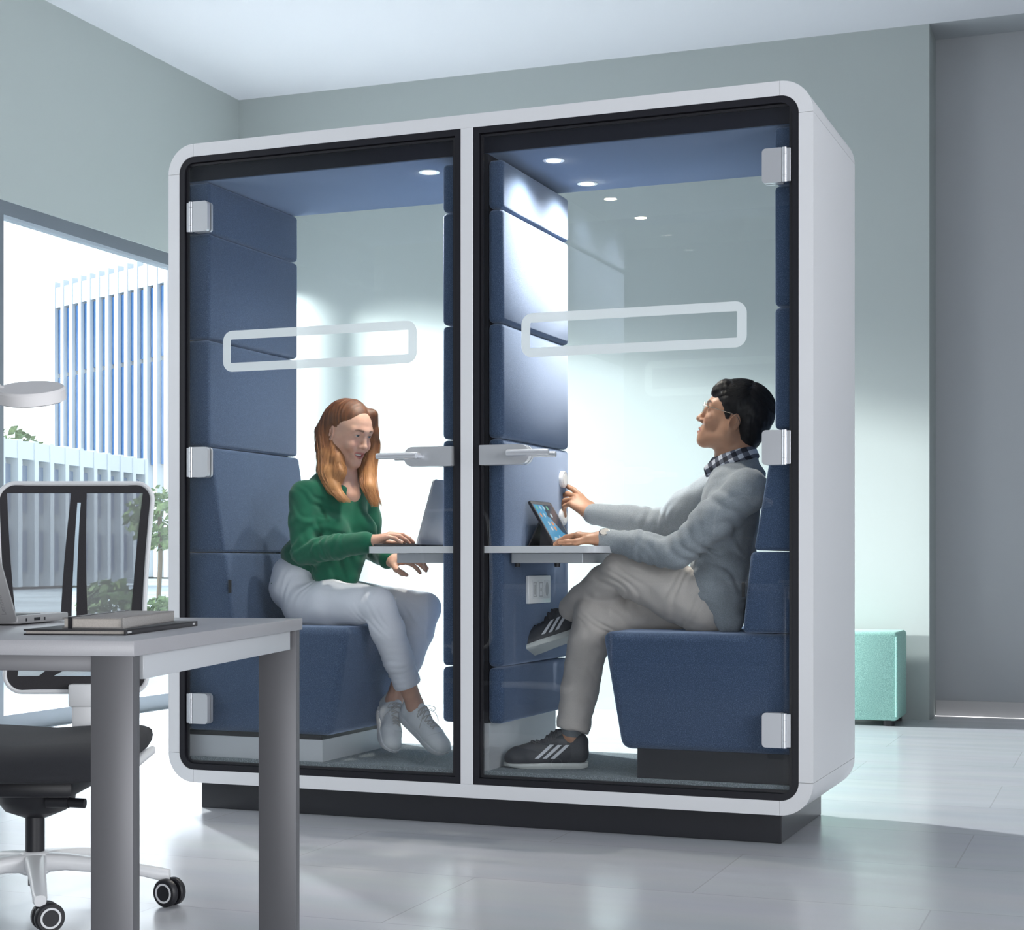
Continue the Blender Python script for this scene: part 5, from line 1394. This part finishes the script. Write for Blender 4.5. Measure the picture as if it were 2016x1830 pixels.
f.bx(lerp(k_, a_, 0.945) + dd * 0.05, (0.09, 0.09, 0.05), 0.002, 0.004, 's', np.stack([nz(np.cross(dd, (0, 1, 0.2))), nz(np.cross(dd, np.cross(dd, (0, 1, 0.2)))), dd], 1))
wv6 = waves(41, 48, 7); wv7 = waves(43, 110, 6); f.dmax = 0.007; ft = [folds(m_['kL'] + np.array((0.02, 0, -0.05)), (0.7, 0, 0.7), 0.034, 0.08, 0.006, 31), folds(m_['kR'] + np.array((0.03, 0, -0.05)), (0.6, 0, 0.8), 0.034, 0.08, 0.005, 32), folds(m_['hL'] + np.array((-0.05, -0.05, 0.03)), (1, 0, -0.3), 0.04, 0.09, 0.005, 33), folds(lerp(m_['kR'], m_['aR'], 0.9), m_['aR'] - m_['kR'], 0.04, 0.08, 0.004, 34)]
f.disp = lambda p: 0.0040 * wv6(p) + 0.0014 * wv7(p) + sum(q(p) for q in ft)
tr = field_obj('trousers', f, M['khaki'], mp_, 0.0036, 1)
# sock, shoes
M['shoe_grey'] = mat('sneaker_grey', (0.050, 0.053, 0.062), 0.6, noise=0.12, nscale=400); M['sole_pale'] = mat('pale_sole', (0.55, 0.58, 0.57), 0.5)
M['lace_dark'] = M['lace']; M['stripe'] = mat('stripe_grey', (0.62, 0.64, 0.68), 0.5)
sx = Field(); sx.chain([m_['aR'] - np.array((0, 0, 0.02)), m_['aR'] + np.array((0.003, 0, 0.045))], [0.029, 0.0355], 0.01)
M['sock'] = cloth('grey_sock', (0.16, 0.18, 0.20), 0.2, 600); field_obj('sock', sx, M['sock'], mp_, 0.003, 1)
LACE0 = M['lace']; M['lace'] = mat('lace_charcoal', (0.05, 0.05, 0.058), 0.8)
for nm in 'RL':
    h0, t0, up = SH[nm]
    sh, P, Rs, sc = shoe('sneaker', h0, t0, up, mp_, M['shoe_grey'], M['sole_pale'], lace='plain', tongue=True, low=1.0, th=0.66)
    # three slanting side stripes laid on the upper
    from mathutils.bvhtree import BVHTree
    vs = [v.co.copy() for v in sh.data.vertices]; bv = BVHTree.FromPolygons(vs, [tuple(p.vertices) for p in sh.data.polygons])
    for side in (1, -1):
        for i in range(3):
            bm = bmesh.new(); a0 = 0.132 - i * 0.024; N_ = 9; rows = []
            for k in range(N_):
                t = k / (N_ - 1); row = []
                for wgt in (0, 0.5, 1.0):
                    aa = a0 - 0.030 * (1 - t) * -1 - 0.030 + 0.030 * t * 0 - (t) * 0.0 + wgt * 0.013 + (1 - t) * 0.0
                    aa = a0 + (0.5 - t) * 0.046 + wgt * 0.013 - 0.006
                    src = Vector(P(aa, side * 0.09, 0.031 + t * 0.042)); dr = Vector(-(Rs[:, 1]) * side)
                    hit = bv.ray_cast(src, dr)
                    row.append(bm.verts.new((hit[0] - dr * 0.0012) if hit[0] is not None else src)) if hit[0] is not None and (hit[0] - src).length < 0.12 else row.append(None)
                rows.append(row)
            for k in range(N_ - 1):
                for j in range(2):
                    q = (rows[k][j], rows[k][j + 1], rows[k + 1][j + 1], rows[k + 1][j])
                    if all(v is not None for v in q): bm.faces.new(q)
            if len(bm.faces): obj('stripe', bm, M['stripe'], sh, 60)
            else: bm.free()
M['lace'] = LACE0
# hair
M['hair_black'] = mat('hair_black', (0.007, 0.006, 0.007), 0.5, spec=0.25)
hf = Field()
HM.ell(hf, (-0.016, 0, 0.066), (0.104, 0.083, 0.086), 0.02)
HM.ell(hf, (-0.055, 0, 0.025), (0.058, 0.074, 0.070), 0.03)
HM.ell(hf, (-0.058, 0, -0.030), (0.038, 0.058, 0.040), 0.03)
HM.ell(hf, (0.105, 0, 0.005), (0.058, 0.100, 0.078), 0.006, 's')
HM.ell(hf, (0.045, 0, -0.030), (0.072, 0.110, 0.062), 0.006, 's')
HM.ell(hf, (-0.004, 0, -0.010), (0.021, 0.110, 0.040), 0.008, 's')
for y in (-1, 1): HM.cone(hf, (0.030, y * 0.058, 0.055), (0.016, y * 0.069, 0.016), 0.014, 0.008, 0.01)
HM.cone(hf, (0.058, -0.032, 0.108), (0.058, 0.032, 0.108), 0.019, 0.019, 0.03)
HM.cone(hf, (0.078, -0.028, 0.088), (0.078, 0.028, 0.088), 0.010, 0.010, 0.02)
wa2, wb2 = waves(51, 260, 6), waves(52, 90, 5); hf.dmax = 0.006; hf.disp = lambda p: 0.0016 * wa2(p) + 0.0026 * wb2(p)
hairm = field_obj('hair', hf, M['hair_black'], mp_, 0.003, 0)
bm = bmesh.new(); rnd = random.Random(18)
for i in range(760):                                              # short locks lying on the cap
    th_ = rnd.uniform(-1.45, 1.45); x0_ = rnd.uniform(-0.095, 0.035)
    pts = []
    for k in range(4):
        t = k / 3; xx = x0_ - 0.034 * t * (1 if x0_ < -0.03 else -0.9); an = th_ * (0.82 + 0.22 * t)
        s_ = math.sqrt(max(0.04, 1 - ((xx + 0.016) / 0.106) ** 2)) * (0.998 + 0.020 * math.sin(PI * t))
        pts.append(HM.w(xx, 0.083 * s_ * math.sin(an), 0.066 + 0.086 * s_ * math.cos(an)))
    q = HM.loc(np.array([pts[-1]]))[0]
    if q[2] < 0.045 and q[0] > -0.045: bm_skip = True; continue
    tube(bm, smooth_path(pts, 3), [0.0002, 0.0009, 0.0012, 0.0012, 0.0012, 0.0011, 0.001, 0.0008, 0.0006, 0.0002][:10], 5)
obj('hair_strands', bm, M['hair_black'], hairm, 60)
# glasses
M['gold'] = mat('thin_metal', (0.62, 0.56, 0.46), 0.25, 1.0)
gl = bmesh.new()
for y in (-1, 1):
    c_ = (0.102, y * 0.032, 0.026); pts = [HM.w(c_[0] - 0.10 * (abs(math.sin(q)) * 0.0) - 0.006 * (math.cos(q) * y > 0) * math.cos(q) * y, c_[1] + 0.0235 * math.cos(q), c_[2] + 0.021 * math.sin(q)) for q in [2 * PI * i / 24 for i in range(26)]]
    tube(gl, pts, 0.00105, 6, False)
    tube(gl, smooth_path([HM.w(0.096, y * 0.055, 0.033), HM.w(0.086, y * 0.073, 0.033), HM.w(0.03, y * 0.079, 0.031), HM.w(-0.008, y * 0.080, 0.028), HM.w(-0.028, y * 0.078, 0.008)], 5), 0.0011, 6)
tube(gl, smooth_path([HM.w(0.102, -0.009, 0.032), HM.w(0.107, 0, 0.036), HM.w(0.102, 0.009, 0.032)], 5), 0.0011, 6)
gls = obj('glasses', gl, M['gold'], mp_, 60)
for y in (-1, 1):
    b2 = bmesh.new(); vsx = [b2.verts.new(HM.w(0.1015 - 0.006 * (math.cos(q) * y > 0) * math.cos(q) * y, y * 0.032 + 0.0228 * math.cos(q), 0.026 + 0.0203 * math.sin(q))) for q in [2 * PI * i / 24 for i in range(24)]]
    b2.faces.new(vsx); obj('lens', b2, M['pane'], gls, 0)
# wristwatch
wd_ = nz(m_['wL'] - m_['eL']); wc_ = m_['wL'] - wd_ * 0.006
bx_ = nz(np.cross(wd_, (0, 0, 1))); bz_ = np.cross(bx_, wd_)
M['steel'] = mat('watch_steel', (0.55, 0.55, 0.56), 0.25, 1.0, noise=0.25, nscale=300)
bm = bmesh.new(); rings = []
for i in range(33):
    a = 2 * PI * i / 32; o_ = Vector(wc_ + (bx_ * math.cos(a) * 0.0305 + bz_ * math.sin(a) * 0.0275)); n_ = Vector(bx_ * math.cos(a) + bz_ * math.sin(a)); d_ = Vector(wd_)
    rings.append([o_ + d_ * 0.009, o_ + d_ * 0.008 + n_ * 0.003, o_ - d_ * 0.008 + n_ * 0.003, o_ - d_ * 0.009])
loft(bm, rings, False); wt = obj('wristwatch', bm, M['steel'], mp_, 40)
nd = nz(bz_ * 0.75 + bx_ * -0.65); fc = wc_ + nd * 0.029
mt = frame_mat(fc, wd_, nd); bm = bmesh.new(); lathe(bm, [(0.001, 0), (0.0185, 0), (0.0185, 0.005), (0.016, 0.0065), (0.0155, 0.0055), (0.001, 0.0055)], mt, 32); obj('watch_case', bm, M['steel'], wt, 35)
bm = bmesh.new(); lathe(bm, [(0.001, 0.0054), (0.0152, 0.0054), (0.0152, 0.0060), (0.001, 0.0060)], mt, 32); obj('watch_face', bm, M['black'], wt, 35)
# ================================================================== light
def area(name, loc, target, sx, sy, power, col=(1, 1, 1), spread=180):
    L = bpy.data.lights.new(name, 'AREA'); L.shape = 'RECTANGLE'; L.size = sx; L.size_y = sy; L.energy = power; L.color = col; L.spread = math.radians(spread)
    o = bpy.data.objects.new(name, L); COL.objects.link(o); o.location = loc
    o.rotation_euler = (Vector(target) - Vector(loc)).to_track_quat('-Z', 'Y').to_euler(); return o
sd = (S * 2.0 - T * 1.0 + Vector((0, 0, -0.46))).normalized()
L = bpy.data.lights.new('sun', 'SUN'); L.energy = 6; L.angle = math.radians(4.0); L.color = (1.0, 0.99, 0.96)
o = bpy.data.objects.new('sun', L); COL.objects.link(o); o.location = (-6, 4, 5); o.rotation_euler = sd.to_track_quat('-Z', 'Y').to_euler()
L = bpy.data.lights.new('low_sunlight', 'SPOT'); L.energy = 5200; L.spot_size = math.radians(110); L.spot_blend = 0.4; L.shadow_soft_size = 0.22; L.color = (1.0, 0.995, 0.98)  # spot added outside the glazing to shape the bright patch on the back wall
o = bpy.data.objects.new('low_sunlight', L); COL.objects.link(o); o.location = rm(-1.5, 1.003, 2.925); o.rotation_euler = (rm(1.5, 0.6, 1.2) - o.location).to_track_quat('-Z', 'Y').to_euler()
wd = bpy.data.worlds.new('sky'); SC.world = wd; wd.use_nodes = True
nt = wd.node_tree; bgn = nt.nodes['Background']
tc = nt.nodes.new('ShaderNodeTexCoord'); sx_ = nt.nodes.new('ShaderNodeSeparateXYZ'); rp = nt.nodes.new('ShaderNodeValToRGB')
rp.color_ramp.elements[0].position = 0.0; rp.color_ramp.elements[0].color = (1.0, 1.0, 1.0, 1)
rp.color_ramp.elements[1].position = 0.7; rp.color_ramp.elements[1].color = (0.62, 0.80, 1.0, 1)
nt.links.new(tc.outputs['Generated'], sx_.inputs[0]); nt.links.new(sx_.outputs['Z'], rp.inputs['Fac']); nt.links.new(rp.outputs['Color'], bgn.inputs['Color'])
bgn.inputs['Strength'].default_value = 2.2
# added unseen fill lamps: by the solid left wall, behind the viewer, at right
p = rm(0.12, 5.4, 1.5); area('window_daylight', p, p + S * 4 + T * 0.6 - Vector((0, 0, 0.3)), 2.2, 2.4, 62, (0.93, 0.97, 1.0))  # lamp added in front of the solid wall
p = rm(5.2, 9.6, 0.62); area('front_daylight', p, Vector((1.1, 0, 0.55)), 2.6, 0.9, 74, (0.96, 0.98, 1.0))  # low lamp added to brighten the booth front
p = rm(8.2, 7.0, 2.0); area('right_window_daylight', p, rm(0.0, 4.6, 2.2), 3.0, 2.4, 75, (0.97, 0.98, 1.0), 100)  # lamp added to lift the left wall
p = rm(0.15, 1.2, 1.4); area('sky_light', p, p + S * 3, 2.0, 2.3, 16, (0.96, 0.98, 1.0))  # extra lamp inside the glazing, added to the sky's own light

# ================================================================== camera
cam = bpy.data.cameras.new('camera'); co = bpy.data.objects.new('camera', cam); COL.objects.link(co)
co.location = EYE; co.rotation_euler = (math.radians(90), 0, TH)
cam.sensor_width = 36; cam.sensor_fit = 'HORIZONTAL'; cam.lens = FPX / 2016 * 36; cam.shift_y = 190 / 2016; cam.clip_end = 600; cam.clip_start = 0.05
SC.camera = co
SC.view_settings.view_transform = 'Standard'; SC.view_settings.look = 'None'; SC.view_settings.gamma = 1; SC.view_settings.use_curve_mapping = False
SC.view_settings.exposure = -0.12
SC.cycles.max_bounces = 10; SC.cycles.transparent_max_bounces = 24; SC.cycles.use_denoising = True
SC.cycles.sample_clamp_indirect = 80.0; SC.cycles.caustics_reflective = False; SC.cycles.caustics_refractive = False
